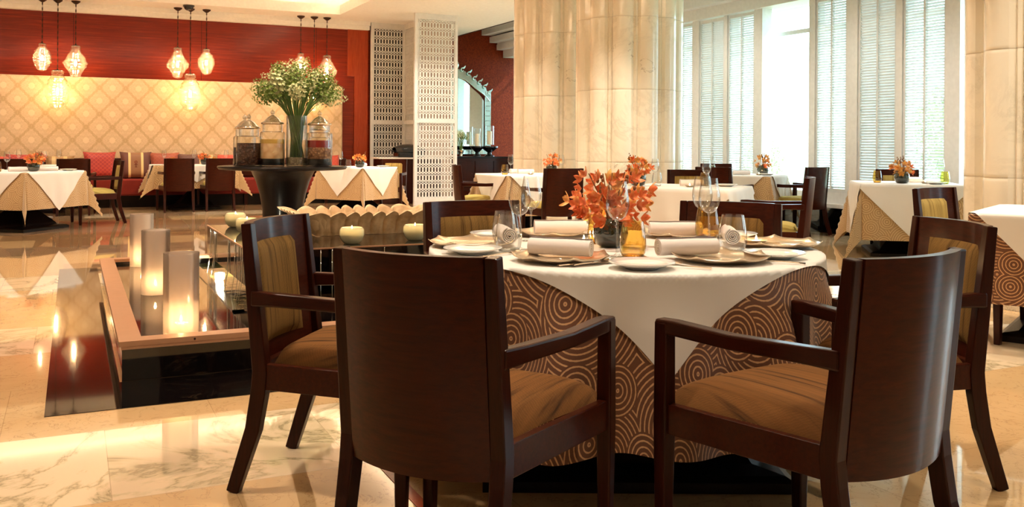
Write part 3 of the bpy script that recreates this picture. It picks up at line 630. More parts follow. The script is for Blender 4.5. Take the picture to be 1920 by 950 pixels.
# ---------------------------------------------------------------- tables and cloths
def sq_drape(size, S_, rot, lift, n, amp=.008, seed=0, flat=False):
    h = size/2 + .003; rn = random.Random(seed); p1, p2, p3 = [rn.random()*6 for _ in range(3)]
    ax = sorted(set([-S_ + 2*S_*i/n for i in range(n + 1)] + ([-h, h, -h - .012, h + .012] if abs(rot) < .01 else [])))
    vs = []; uv = []
    for b_ in ax:
        for a_ in ax:
            x = a_*cos(rot) - b_*sin(rot); y = a_*sin(rot) + b_*cos(rot)
            px = max(-h, min(h, x)); py = max(-h, min(h, y)); ex, ey = x - px, y - py; L = sqrt(ex*ex + ey*ey); uv.append((a_, b_))
            if L < 1e-6: vs.append((x, y, lift)); continue
            dx, dy = ex/L, ey/L; corner = abs(ex) > 1e-6 and abs(ey) > 1e-6
            if corner:
                dev = abs(atan2(abs(dy), abs(dx)) - pi/4)/(pi/4); dg = (1 - dev)**1.3
                off = L*(.05 + .30*dg); off = off + .004
                ddx, ddy = (dx/abs(dx))*.7071, (dy/abs(dy))*.7071; k = dg
                ox = (dx*(1 - k) + ddx*k)*off; oy = (dy*(1 - k) + ddy*k)*off
                ox -= dy*0
            else:
                s_ = px if abs(ey) > 0 else py; edge = min(1, (h - abs(s_))/.12)
                off = L*.05 + .004 + amp*(sin(s_*13 + p1) + .6*sin(s_*29 + p2))*min(1, L/.25) + amp*min(1, L/.25)*1.6; ox, oy = dx*off, dy*off
            if L < .012: off = L; ox, oy = dx*L*.7, dy*L*.7; dz = L*.3
            else: dz = sqrt(max(0, L*L - 0*off*off)) - .004
            vs.append((px + ox + dx*lift*2.4, py + oy + dy*lift*2.4, lift - dz))
    m = len(ax); fs = [(j*m + i, j*m + i + 1, (j + 1)*m + i + 1, (j + 1)*m + i) for j in range(m - 1) for i in range(m - 1)]
    b = MB(); b.v = vs; b.f = fs; b.uv = uv; return b
def make_pedestal(t, zt, r, dims=(.40, .30, .11)):
    b = MB(); a, c, d = dims
    def sqs(h, z): return [(-h, -h, z), (h, -h, z), (h, h, z), (-h, h, z)]
    b.loft([sqs(a, 0), sqs(a, .035), sqs(a - .03, .05), sqs(c, .06), sqs(c - .02, .09), sqs(d, .28), sqs(.075, .34), sqs(.07, zt - .05), sqs(.2, zt - .03)])
    b.build('pedestal', 'black_wood', t)
def table(x, y, deg, size, drop, top_drop, label, under='rings', seed=1, zt=.76, cloth_lb='', topper_lb='', topper_aligned=False, sx=1.0):
    t = thing('dining_table', label, 'table', (x, y, 0), radians(deg)); h = size/2
    MB().box(-h*sx, h*sx, -h, h, zt - .035, zt - .006).build('tabletop', 'wood', t); make_pedestal(t, zt, 0)
    u = sq_drape(size, h + drop, 0, 0, 40, seed=seed); o = u.build('tablecloth', under, None, smooth=True, loc=(x, y, zt - .003), rotz=radians(deg)); o.scale.x = sx
    tag(o, cloth_lb or 'tan ring-patterned cloth under ' + label, 'tablecloth')
    if topper_aligned: w = sq_drape(size, h + top_drop, 0, .004, 40, seed=seed)
    else: w = sq_drape(size, (h + top_drop)/sqrt(2), pi/4, .005, 64, seed=seed)
    o = w.build('table_topper', 'linen', None, smooth=True, loc=(x, y, zt - .001), rotz=radians(deg)); o.scale.x = sx
    tag(o, topper_lb or 'white square topper on ' + label, 'tablecloth')
table(-.6, 13.6, 50, 1.08, .47, .51, 'the far left pedestal table', seed=2)
table(4.25, 14.77, 36, .91, .52, .47, 'the small table right of the display table', seed=3)
table(-.5, 16.85, 0, .8, .30, .28, 'the banquette table behind the far left table', seed=4, sx=1.6)
table(1.92, 16.85, 0, .8, .40, .30, 'the banquette table with two armchairs', seed=5, sx=1.7)
table(5.34, 10.71, 0, 1.0, .5, .48, 'the table in front of the left marble column', seed=6)
table(5.24, 7.12, 38, 1.0, .50, .62, 'the plain white table in front of the broad column', seed=7)
table(8.15, 9.8, 35, .95, .46, .40, 'the window table under the bare window opening', seed=8)
table(8.12, 7.1, 50, 1.0, .58, .58, 'the right window table with amber orchids', seed=9)
table(5.51, 3.5, 27, 1.05, .52, .50, 'the pinkish table at the right edge of the picture', 'rings_shaded', seed=10)
table(7.9, 13.4, 20, .9, .4, .4, 'the half hidden table left of the marble columns', seed=11)

# the round table
TX, TY, TZ, TR_ = 1.922, 3.016, .75, .735
TROT = -YAW
t = thing('round_dining_table', 'large round dining table set for six in the foreground', 'table', (TX, TY, 0), TROT)
MB().lathe([(TR_ - .01, TZ - .04), (TR_ - .004, TZ - .008)], 72, cap1=True).build('tabletop', 'wood', t)
make_pedestal(t, TZ, 0, (.52, .40, .14)).__class__
def fold(th, L):
    s_ = .5 + .5*sin(13*th + 1.1 + .8*sin(3*th)); q = .5 + .5*sin(7*th + 2.2)
    return L*(.03 + .20*s_*min(1, L/.17) + .07*q)
b = MB(); vs = []; uv = []; rings_n = [0, .3, .6, .70, .728] + [TR_ + .004 + i*.02 for i in range(28)]; nth = 240
for rr in rings_n:
    for j in range(nth):
        th = 2*pi*j/nth; L = max(0, rr - TR_); L = L*(1 + .03*sin(5*th)); ro = min(rr, TR_) + fold(th, L) + (.004 if L > 0 else 0)
        vs.append((ro*cos(th), ro*sin(th), -L + (0 if L > 0 else .001))); uv.append((rr*cos(th), rr*sin(th)))
b.v = vs; b.uv = uv; b.f = [(i*nth + j, i*nth + (j+1) % nth, (i+1)*nth + (j+1) % nth, (i+1)*nth + j) for i in range(len(rings_n)-1) for j in range(nth)]
tag(b.build('tablecloth', 'rings_shaded', None, smooth=True, loc=(TX, TY, TZ), rotz=TROT), 'long shaded-brown cloth with pale concentric rings falling in folds from the round table', 'tablecloth')
b = MB(); A = .745; n = 110; rot = radians(3); vs = []; uv = []
for j in range(n + 1):
    for i in range(n + 1):
        a_ = -A + 2*A*i/n; c_ = -A + 2*A*j/n; x = a_*cos(rot + pi/4) - c_*sin(rot + pi/4); y = a_*sin(rot + pi/4) + c_*cos(rot + pi/4)
        rr = sqrt(x*x + y*y); th = atan2(y, x); L = max(0, rr - TR_)
        if L > 0: ro = TR_ + fold(th, L) + .010; vs.append((ro*cos(th), ro*sin(th), -max(0, L - .006) + .004))
        else: vs.append((x, y, .004))
b.v = vs; m = n + 1; b.f = [(j*m + i, j*m + i + 1, (j+1)*m + i + 1, (j+1)*m + i) for j in range(n) for i in range(n)]
tag(b.build('table_topper', 'linen', None, smooth=True, loc=(TX, TY, TZ), rotz=TROT), 'white square topper cloth with a long corner hanging at the front of the round table', 'tablecloth')
ZT = TZ + .0045
def tp(x, y, z=0): return (TX + x*cos(TROT) - y*sin(TROT), TY + x*sin(TROT) + y*cos(TROT), ZT + z)

# ---------------------------------------------------------------- tableware prototypes
def wine_glass(label, loc, sc=1.0, group=None):
    t = thing('wine_glass', label, 'wine glass', loc, 0, group)
    H_ = .268*sc; prof = [(.001, .128), (.014, .131), (.028, .142), (.038, .162), (.042, .182), (.041, .205), (.036, .235), (.031, .268)]
    MB().lathe([(r_*sc, z*sc) for r_, z in prof], 28, cap0=False).build('bowl', 'glass', t, smooth=True)
    MB().lathe([(.036*sc, .001), (.036*sc, .003), (.012*sc, .006), (.0045*sc, .014), (.0036*sc, .06*sc), (.0042*sc, .12*sc), (.008*sc, .129*sc)], 20).build('stem', 'glass', t, smooth=True)
    return t
def tumbler(label, loc, mat='glass', h=.128, r=.048, fill=None, group=None):
    t = thing('stemless_glass', label, 'glass', loc, 0, group)
    MB().lathe([(r*.5, .003), (r*.72, .006), (r*.92, h*.16), (r, h*.34), (r*.98, h*.5), (r*.88, h*.78), (r*.76, h)], 32).build('bowl', mat, t, smooth=True)
    MB().lathe([(r*.7, .0), (r*.74, .004), (r*.85, h*.10)], 28, cap1=True).build('glass_base', mat, t, smooth=True)
    return t
def plate(label, loc, r=.108):
    b = MB().lathe([(r*.5, 0), (r*.55, .004), (r*.75, .012), (r, .021), (r*.995, .024), (r*.72, .016), (r*.6, .010), (.001, .009)], 48)
    return tag(b.build('side_plate', 'plate', None, smooth=True, loc=loc), label, 'plate')
def charger(label, loc, rz, r=.165):
    b = MB(); nt = 96; secs = []
    lob = lambda th: abs(sin(3.5*th))
    for k, (f, z) in enumerate([(0.001, .003), (.45, .003), (.66, .004), (.80, .007), (.92, .013), (1, .019)]):
        secs.append([(r*f*(1 - (.085*(1 - lob(th))**1.5 if False else -.05*(1 - lob(th))**3)*f**3)*cos(th), r*f*(1 + .05*(1 - lob(th))**3*f**3)*sin(th), z + .012*(1 - lob(th))**2*f**6) for th in [2*pi*j/nt for j in range(nt)]])
    vs = [p for q in secs for p in q]; fs = [(i*nt + j, i*nt + (j+1) % nt, (i+1)*nt + (j+1) % nt, (i+1)*nt + j) for i in range(len(secs)-1) for j in range(nt)]
    b.add(vs, fs); o = b.build('charger_plate', 'charger', None, smooth=True, loc=loc, rotz=rz, solid=.0022)
    return tag(o, label, 'charger plate')
def napkin(label, loc, rz, L=.225, R=.033):
    b = MB(); n = 96; turns = 4.2; th_ = .0055; pin = []; pout = []
    for i in range(n + 1):
        a = turns*2*pi*i/n; r0 = .005 + (R - .005)*i/n
        pout.append((r0*cos(a), r0*sin(a))); pin.append(((r0 - th_*.75)*cos(a), (r0 - th_*.75)*sin(a)))
    xs = [-L/2 + L*k/12 for k in range(13)]; vs = []; rn = random.Random(int(loc[0]*100))
    for x in xs:
        wob = 1 + .025*sin(x*40 + rn.random())
        for q in pout: vs.append((x, q[0]*wob, q[1]*wob + R))
        for q in pin: vs.append((x, q[0]*wob, q[1]*wob + R))
    w = 2*(n + 1); fs = []
    for k in range(12):
        for i in range(n):
            a = k*w + i; fs.append((a, a + 1, a + 1 + w, a + w)); c = k*w + n + 1 + i; fs.append((c, c + w, c + 1 + w, c + 1))
    for k, o in ((0, 0), (12, 12*w)):
        for i in range(n): fs.append((o + i, o + n + 1 + i, o + n + 2 + i, o + i + 1))
    b.add(vs, fs); b.lathe([(.0012, -L/2), (.0012, L/2)], 6, T=TR((0, 0, R)) @ ROT(pi/2, 4, 'Y'))
    o = b.build('napkin_roll', 'napkin', None, smooth=True, loc=loc, rotz=rz, angle=50); return tag(o, label, 'napkin')
def cutlery(kind, label, loc, rz):
    b = MB()
    b.bar([(0, -.10, .004), (0, -.04, .006), (0, .01, .007), (0, .03, .006)], [.013, .009, .006, .006], [.005, .004, .003, .003])
    if kind == 'spoon':
        b.grid(lambda u, v: (.019*sin(pi*v)**.7*(2*u - 1), .03 + .065*v, .005 + .006*((2*u - 1)**2 + (2*v - 1)**2)*.6), 8, 10)
    elif kind == 'fork':
        b.bar([(0, .03, .006), (0, .045, .005)], [.008, .022], [.003, .003])
        for k in range(4): b.bar([((k - 1.5)*.0062, .045, .005), ((k - 1.5)*.0062, .07, .006), ((k - 1.5)*.0060, .09, .010)], .0028, .002)
    else: b.bar([(0, .03, .006), (.002, .06, .006), (.003, .11, .005), (0, .125, .005)], [.012, .018, .017, .004], .002)
    o = b.build(kind, 'silver', None, smooth=True, loc=loc, rotz=rz, angle=40, solid=.001 if kind == 'spoon' else 0); return tag(o, label, kind)
def flame_at(t, z, s=1.0, power=0, cd=None):
    MB().lathe([(.001*s, 0), (.0045*s, .005*s), (.005*s, .010*s), (.003*s, .018*s), (.0005*s, .026*s)], 10).build('flame', 'flame', cd or t, smooth=True, loc=(0, 0, z))
    if power:
        w = t.matrix_world if False else None
        l = light('POINT', 'candle_glow', (t.location[0], t.location[1], t.location[2] + z + .03), power, (1, .62, .28), .007)
def tealight(label, loc, power=.6):
    t = thing('tealight_dish', label, 'candle holder', loc)
    MB().lathe([(.022, 0), (.03, .003), (.042, .014), (.046, .017), (.041, .013), (.028, .006), (.001, .005)], 32).build('dish', 'charger', t, smooth=True)
    cd = MB().lathe([(.018, .006), (.018, .014)], 20, cap1=True).build('candle', 'wax', t)
    flame_at(t, .015, .8, power, cd)
C_ = [((-.26, -.42), -27), ((.29, -.40), 24), ((.62, .07), 78), ((.30, .42), -15), ((-.25, .44), 10), ((-.585, .02), 92)]
where = ['at the front left place, nearest armchair', 'at the front right place', 'at the right end place', 'at the back right place', 'at the back left place', 'at the left end place']
for ((x, y), a), w in zip(C_, where):
    charger('lobed pewter charger plate ' + w + ' of the round table', tp(x, y), TROT + radians(a))
    off = {0: (.0, .06), 1: (-.10, .08), 2: (-.17, .07), 3: (-.03, -.05), 4: (.03, -.04), 5: (.13, .10)}[C_.index(((x, y), a))]
    nx, ny = x + off[0], y + off[1]
    napkin('white rolled napkin ' + w + ' of the round table', tp(nx, ny, .008), TROT + radians({0: -22, 1: 16, 2: 82, 3: 3, 4: 6, 5: 100}[C_.index(((x, y), a))]), .225 if C_.index(((x, y), a)) != 2 else .22)
for (x, y), lb in [((-.57, -.23), 'white side plate at the left, just beyond the nearest chair back'), ((-.01, -.60), 'white side plate at the front edge of the round table, before the amber tumbler'), ((.50, -.31), 'white side plate at the front right of the round table'),
                   ((-.50, .34), 'white side plate at the back left of the round table'), ((.52, .40), 'white side plate behind the right clear tumbler'), ((-.04, .56), 'white side plate at the far back of the round table')]:
    plate(lb, tp(x, y), .107)
for (x, y), lb in [((-.40, -.10), 'large wine glass at the left behind the clear tumbler on the round table'), ((-.35, .21), 'wine glass at the back left of the round table, slightly right of the other'), ((-.055, -.30), 'wine glass in front of the orange orchids'), ((.37, .30), 'wine glass at the back right behind the amber tumbler'), ((.35, .07), 'wine glass at the right of the round table, nearest the clear tumbler'), ((.32, .16), 'wine glass between the two others at the right of the round table')]:
    if 'between' in lb: continue
    wine_glass(lb, tp(x, y))
tumbler('clear stemless tumbler in front of the left wine glasses', tp(-.44, -.17), 'glass', .138, .05)
tumbler('clear stemless tumbler behind the left one, beside the wine glass stems', tp(-.46, .12), 'glass', .13, .048)
tumbler('clear stemless tumbler at the right beside the rolled napkin', tp(.40, -.11), 'glass', .138, .053)
tumbler('amber tumbler in front of the orchid bowl', tp(-.005, -.34), 'amber', .13, .047)
tumbler('amber tumbler behind the right wine glasses', tp(.385, .27), 'amber', .14, .05)
tumbler('amber tumbler half hidden behind the orchid bowl', tp(-.08, .14), 'amber', .12, .045)
for kd, (x, y), a, lb in [('fork', (-.46, -.28), -40, 'silver fork left of the front left charger'), ('knife', (-.19, -.53), 118 - 180, 'silver knife right of the front left charger'), ('spoon', (-.155, -.50), -48, 'silver spoon lying beside the knife at the front left place'),
                          ('fork', (.075, -.42), 35, 'silver fork left of the front right charger'), ('fork', (.12, -.58), 62, 'silver fork handle showing right of the front side plate'), ('spoon', (.42, -.30), 55, 'silver spoon resting by the front right charger'), ('knife', (.46, -.45), 70, 'silver knife pointing to the right side plate'),
                          ('fork', (-.62, -.15), 100, 'silver fork on the left end place'), ('knife', (.55, .13), 100, 'silver knife at the right end place')]:
    cutlery(kd, lb, tp(x, y, .001), TROT + radians(a))
tealight('small brass tealight dish glowing behind the front left napkin', tp(-.14, .12))
tealight('bright tealight dish at the right of the round table', tp(.56, .16), 1.0)

# orchids
def petal(b, T, L, Wd, curl):
    b.grid(lambda u, v: ((2*u - 1)*Wd/2*sin(pi*min(1, v*.93 + .05))**.75, L*v, curl*L*(v**2) - .15*Wd*(1 - (2*u - 1)**2)*0 + .12*Wd*(2*u - 1)**2), 3, 5, T)
def blossom_mesh(s=1.0):
    b = MB()
    for k in range(5):
        T = ROT(2*pi*k/5, 4, 'Z') @ ROT(radians(28), 4, 'X'); petal(b, T, .032*s, (.022 if k % 2 else .016)*s, .25)
    petal(b, ROT(pi*.9, 4, 'Z') @ ROT(radians(65), 4, 'X'), .020*s, .016*s, -.3)
    return b
blo = blossom_mesh().build('blossom', 'orchid', None, smooth=True); blo2 = blossom_mesh().build('blossom', 'orchid_y', None, smooth=True)
def orchids(label, loc, n, spread, height, sc=1.0, yellow=.2, buds=3, seed=1, group=None, bowl_r=.062):
    rn = random.Random(seed); t = thing('orchid_arrangement', label, 'flowers', loc, 0, group)
    r = bowl_r*sc
    MB().lathe([(r*.55, 0), (r*.85, .012*sc), (r, .045*sc), (r*.95, .075*sc), (r*.72, .10*sc), (r*.66, .098*sc), (r*.6, .08*sc)], 28).build('bowl', 'bowl_dark', t, smooth=True)
    st = MB(); tips = []
    for k in range(7 + buds):
        a = rn.random()*2*pi; q = spread*(.25 + .5*rn.random()); hh = height*(.6 + .4*rn.random()); tip = (q*cos(a), q*sin(a), hh)
        pts = [(tip[0]*f**1.5, tip[1]*f**1.5, .05*sc + (hh - .05*sc)*f) for f in (0, .35, .7, 1)]; st.tube(pts, .0022*sc, 5); tips.append(tip)
    st.build('stems', 'bud', t)
    for k in range(n):
        ph = rn.random()*2*pi; u = rn.random(); rad = spread*(.25 + .75*sqrt(rn.random()))*(.65 + .45*sin(pi*min(1, u*1.05))); z = .085*sc + (height - .10*sc)*u
        src = blo2 if rn.random() < yellow else blo
        c = src.copy(); COL.objects.link(c); c.parent = t; c.location = (rad*cos(ph), rad*sin(ph), z)
        nrm = Vector((cos(ph)*.9, sin(ph)*.9, .25 + .5*(u - .4))).normalized() + Vector((rn.uniform(-.5, .5), rn.uniform(-.5, .5), rn.uniform(-.5, .5)))
        c.rotation_mode = 'QUATERNION'; c.rotation_quaternion = nrm.to_track_quat('Z', 'Y'); s_ = sc*(.85 + .4*rn.random()); c.scale = (s_, s_, s_)
    for k in range(buds):
        x, y, z = tips[k]; bb = MB()
        for i in range(4): bb.ball((x*(1 + .05*i) + rn.uniform(-.008, .008)*sc, y + rn.uniform(-.008, .008)*sc, z + i*.014*sc), (.008 - .0012*i)*sc, 8, (1, 1, 1.4))
        bb.build('bud_spray', 'bud', t, smooth=True)
    return t
orchids('large arrangement of orange orchids in a dark bowl at the centre of the round table', tp(-.045, .02), 74, .15, .30, 1.12, .18, 5, 3, bowl_r=.062)
ZB = .764
fl = [((-.45, 13.25), 26, .11, .22, .25, 'orange orchids in a dark bowl on the far left table'), ((-.5, 16.75), 18, .10, .19, .2, 'orange orchids on the banquette table behind the far left table'), ((2.08, 16.7), 18, .10, .19, .2, 'orange orchids on the banquette table with two armchairs'),
      ((4.18, 14.4), 24, .11, .21, .5, 'orange orchids on the small table right of the jars'), ((5.72, 10.72), 26, .10, .26, .3, 'orange orchids on the table in front of the left marble column'), ((4.86, 7.36), 34, .11, .27, .3, 'orange orchids with dark buds on the plain white table'),
      ((8.42, 9.72), 26, .10, .26, .7, 'amber orchids against the bare window opening'), ((7.93, 6.98), 30, .12, .24, .9, 'amber and yellow orchids on the right window table')]
for i, ((x, y), n, sp, hh, ye, lb) in enumerate(fl): orchids(lb, (x, y, ZB), n, sp, hh, 1.25, ye, 3, 20 + i)
bpy.data.objects.remove(blo); bpy.data.objects.remove(blo2)

# small settings on the other tables
far_sets = [('far left table', [('w', -.75, 13.3), ('w', -.35, 14.0), ('t', -.85, 13.2, 'amber'), ('n', -.62, 13.2, 20), ('n', -.28, 13.42, 10), ('p', -.05, 13.55), ('p', -.9, 13.55)]),
            ('banquette table behind the far left table', [('w', -.78, 16.8), ('w', -.2, 16.8), ('n', -.6, 16.95, 0)]),
            ('banquette table with two armchairs', [('w', 1.42, 16.8), ('t', 1.55, 16.75, 'amber'), ('w', 1.9, 16.7), ('w', 2.45, 16.8), ('t', 2.25, 16.75, 'amber')]),
            ('small table right of the jars', [('w', 3.92, 14.6), ('t', 3.98, 14.35, 'glass'), ('w', 3.75, 14.9), ('n', 4.35, 14.9, 30), ('p', 4.65, 14.65)]),
            ('table in front of the left marble column', [('w', 5.12, 10.72), ('t', 4.98, 10.6, 'amber'), ('n', 5.4, 10.85, 0), ('n', 5.35, 11.0, 10), ('w', 5.72, 10.45)]),
            ('plain white table', [('w', 5.15, 7.5), ('t', 5.0, 7.25, 'glass'), ('n', 5.35, 7.18, -20), ('p', 5.6, 6.98), ('w', 5.28, 6.86), ('t', 5.46, 7.12, 'amber')]),
            ('window table under the bare opening', [('t', 7.75, 9.95, 'green_glass'), ('n', 8.0, 9.65, -25), ('p', 8.3, 9.5), ('w', 7.6, 9.75)]),
            ('right window table', [('t', 7.83, 7.22, 'amber'), ('n', 8.2, 7.1, -30), ('t', 8.3, 6.75, 'green_glass'), ('w', 8.32, 6.82), ('p', 8.1, 6.7), ('p', 8.45, 7.1)]),
            ('table at the right edge', [('p', 5.35, 3.3), ('n', 5.5, 3.5, 30)])]
cnt = {}
for nm, items in far_sets:
    tot = {}
    for it in items: tot[it[0]] = tot.get(it[0], 0) + 1
    seen = {}
    for it in items:
        k = it[0]; seen[k] = seen.get(k, 0) + 1
        ordn = ['left', 'second', 'third', 'fourth'][seen[k] - 1] + ' of the ' + ['', '', 'two', 'three', 'four'][tot[k]] + ' ' if tot[k] > 1 else ''
        if tot[k] == 2: ordn = ['left', 'right'][seen[k] - 1] + 'hand '
        loc = (it[1], it[2], ZB)
        if k == 'w': wine_glass(((ordn + 'wine glasses') if tot[k] > 2 else ordn + 'wine glass standing') + ' on the ' + nm, loc, .95)
        if k == 't':
            cn = {'glass': 'clear', 'amber': 'amber', 'green_glass': 'yellow-green'}[it[3]]
            tumbler((ordn if tot[k] > 1 and nm.startswith('banq') else '') + cn + ' tumbler standing on the ' + nm, loc, it[3], .13, .048)
        if k == 'n': napkin(ordn + 'rolled white napkin lying on the ' + nm, loc, radians(it[3]))
        if k == 'p': plate(ordn + 'white side plate lying on the ' + nm, loc)
for (x, y), nm in [((5.3, 10.5), 'table in front of the left marble column'), ((5.18, 6.98), 'plain white table'), ((8.25, 9.6), 'window table under the bare opening'), ((8.18, 6.9), 'right window table')]:
    tealight('small brass tealight glowing on the ' + nm, (x, y, ZB), .4)

# ---------------------------------------------------------------- pool with plinth
t = thing('reflecting_pool', 'low black marble reflecting pool with bronze coping at the left', 'pool', (0, 0, 0))
b = MB().box(.22, 3.3, 4.77, 8.22, 0, .12).box(.22, .30, 4.85, 8.14, .12, .17).box(.22, 3.3, 4.77, 4.85, .12, .17).box(.22, 3.3, 8.14, 8.22, .12, .17).box(3.22, 3.3, 4.85, 8.14, .12, .17); b.build('basin_wall', 'black_marble', t)
b = MB().box(.205, .31, 4.755, 8.235, .17, .195).box(.31, 3.31, 4.755, 4.86, .17, .195).box(.31, 3.31, 8.13, 8.235, .17, .195).box(3.21, 3.31, 4.86, 8.13, .17, .195).box(.215, 3.3, 4.757, 4.765, .155, .17); b.build('coping', 'copper', t)
b = MB()
for x in (.55, 1.1, 1.65, 2.2): b.ball((x, 4.754, .182), .006, 8)
b.build('coping_screws', 'metal_dark', t)
MB().box(.31, .92, 4.86, 8.13, .10, .150).box(.92, 3.21, 4.86, 5.62, .10, .150).build('wet_ledge', 'black_marble', t)
MB().box(.92, 3.21, 5.62, 8.13, .08, .125).build('water_surface', 'water', t)
MB().box(.86, .925, 5.56, 8.13, .12, .157).box(.86, 3.2, 5.56, 5.625, .12, .157).build('inner_lip', 'granite', t)
b = MB().lathe([(.035, 0), (.035, .018), (.02, .022)], 16, cap1=True, c=(1.03, 7.35, .125)); b.build('underwater_lamp', 'poollamp', t)
light('POINT', 'pool_lamp_glow', (1.03, 7.35, .19), 14, (1, .92, .65), .03)
light('POINT', 'pool_lamp_glow', (1.5, 6.1, .19), 8, (1, .92, .6), .03)
t = thing('fountain_plinth', 'black marble slab with water spilling over its edges, carrying the stone planter', 'fountain', (0, 0, 0))
MB().box(.96, 3.05, 5.63, 7.54, .27, .50).build('slab', 'black_marble', t, bevel=.006)
MB().box(1.35, 2.9, 6.0, 7.2, .125, .27).build('support', 'black_marble', t)
MB().box(.955, .965, 5.63, 7.54, .494, .503).box(.96, 3.05, 5.625, 5.635, .494, .503).build('slab_edge', 'copper', t)
rn = random.Random(4)
for k in range(9):
    y = 5.75 + 1.7*rn.random(); b = MB().tube([(.957, y, .49), (.952, y, .28), (.94, y + .01, .2), (.93, y + .01, .128)], [.004, .003, .0022, .0015], 6); b.build('water_stream', 'stream', t, smooth=True)
for k in range(5):
    x = 1.1 + 1.3*rn.random(); MB().tube([(x, 5.627, .49), (x, 5.62, .28), (x, 5.61, .128)], [.004, .003, .0015], 6).build('water_stream', 'stream', t, smooth=True)
# carved trough
t = thing('stone_planter', 'carved sandstone trough with lotus petal rim on the black fountain slab', 'planter', (0, 0, 0))
fx0, fx1, fy0, fy1, zb = 1.54, 2.34, 6.34, 6.86, .503
b = MB()
def trough_pt(s, q):
    """s: 0..1 around, q: 0 bottom, 1 rim (outer), 2 back down (inner)"""
    W_ = fx1 - fx0; D_ = fy1 - fy0; P_ = 2*(W_ + D_); d = s*P_
    if d < W_: x, y, nx, ny = fx0 + d, fy0, 0, -1
    elif d < W_ + D_: x, y, nx, ny = fx1, fy0 + d - W_, 1, 0
    elif d < 2*W_ + D_: x, y, nx, ny = fx1 - (d - W_ - D_), fy1, 0, 1
    else: x, y, nx, ny = fx0, fy1 - (d - 2*W_ - D_), -1, 0
    # soften corners
    cx, cy = (fx0 + fx1)/2, (fy0 + fy1)/2
    rx, ry = (x - cx)/(W_/2), (y - cy)/(D_/2)
    npet = 28; ph = (s*npet) % 1; lob = abs(sin(pi*ph)); rib = .5 - .5*cos(4*pi*ph)
    fl = (.12*(min(q, 1)**2.2))
    fx = rx*fl*(1.0 if abs(rx) > .99 else abs(rx)**5) ; fy = ry*fl*.7*(1.0 if abs(ry) > .99 else abs(ry)**5)
    z = zb + .170*min(q, 1) + (.034*((1 - abs(2*ph - 1)**1.6)**.9) - .034)*max(0, min(q, 1) - .6)/.4
    off = .018*lob**.3*min(1, q*3) + .007*rib + .022*max(0, min(q, 1) - .75)/.25*lob
    if q > 1: k = q - 1; off -= .035 + .02*k; z -= .12*k; fx *= 1 - .6*k; fy *= 1 - .6*k
    return (x + fx + nx*off, y + fy + ny*off, z)
qs = [0, .05, .12, .35, .6, .8, .92, 1.0, 1.02, 1.15, 1.5, 2.0]
b.grid(lambda u, v: trough_pt(u % 1.0, qs[int(round(v*(len(qs) - 1)))]), 336, len(qs) - 1, closeu=True); b.build('carved_body', 'stone', t, smooth=True, angle=60)
MB().box(fx0 + .03, fx1 - .03, fy0 + .03, fy1 - .03, zb, zb + .04).build('trough_floor', 'stone', t)
# votive bowls on the slab
vb = [((1.14, 7.32), 'milky votive bowl on the far left corner of the fountain slab'), ((1.14, 6.80), 'milky votive bowl second along the left edge of the slab'), ((1.14, 6.42), 'milky votive bowl partly behind the blue gleaming chair back'), ((1.64, 5.82), 'milky votive bowl in front of the stone planter'), ((2.09, 5.87), 'milky votive bowl at the right end of the planter')]
for (x, y), lb in vb:
    t = thing('votive_bowl', lb, 'candle holder', (x, y, .501))
    MB().lathe([(.035, 0), (.05, .003), (.07, .025), (.080, .06), (.078, .09), (.068, .105), (.064, .104), (.073, .088), (.074, .06), (.062, .03), (.001, .02)], 40).build('bowl', 'votive', t, smooth=True)
    cd = MB().lathe([(.06, .03), (.067, .065)], 32, cap1=True).build('candle', 'wax', t)
    flame_at(t, .088, 1.1, .5, cd)
# cylinder lanterns
for (x, y), lb in [((.52, 5.10), 'tall frosted glass cylinder candle, nearest of the three by the pool edge'), ((.50, 6.48), 'frosted glass cylinder candle, middle of the three on the pool ledge'), ((.51, 7.98), 'frosted glass cylinder candle, farthest of the three on the pool ledge')]:
    t = thing('cylinder_lantern', lb, 'candle lantern', (x, y, .151))
    MB().lathe([(.089, .0), (.090, .005), (.090, .42), (.087, .42), (.087, .012)], 48).build('frosted_cylinder', 'frosted', t, smooth=True, angle=40)
    cd = MB().lathe([(.04, .004), (.04, .05)], 24, cap1=True).build('candle', 'wax', t)
    flame_at(t, .055, 1.4, 2.4, cd)

# ---------------------------------------------------------------- display table with jars
DX, DY, DZ = 1.82, 8.87, .93
t = thing('display_table', 'round black pedestal display table carrying glass jars and a tall vase', 'table', (DX, DY, 0))
MB().lathe([(.54, DZ - .035), (.59, DZ - .03), (.605, DZ - .012), (.60, DZ)], 72, cap1=True).build('tabletop', 'black_wood', t, smooth=True, angle=40)
MB().lathe([(.36, 0), (.36, .05), (.30, .07), (.22, .2), (.185, .4), (.19, .52), (.215, .66), (.25, .78), (.30, .89), (.32, .90)], 48).build('pedestal', 'black_wood', t, smooth=True, angle=40)
def dl(l, d, z=0): return (DX + l*cos(YAW) + d*sin(YAW), DY - l*sin(YAW) + d*cos(YAW), DZ + z)
def content(name, a, b_, sc=40, vor=True):
    k = N(name); v = k.n('ShaderNodeTexVoronoi'); k.l(k.coord(), v.inputs['Vector']); v.inputs['Scale'].default_value = sc
    k.color(k.mix(v.outputs[0], lin(b_), lin(a))); k.set(Roughness=.5); k.bump(v.outputs[0], .8, .01); return k.m
M['coffee'] = content('dark_beans', (30, 16, 12), (62, 34, 22), 60); M['chips'] = content('dark_bark_chips', (50, 26, 18), (96, 54, 34), 45); M['slices'] = content('dried_fruit_slices', (226, 170, 112), (255, 226, 184), 17)
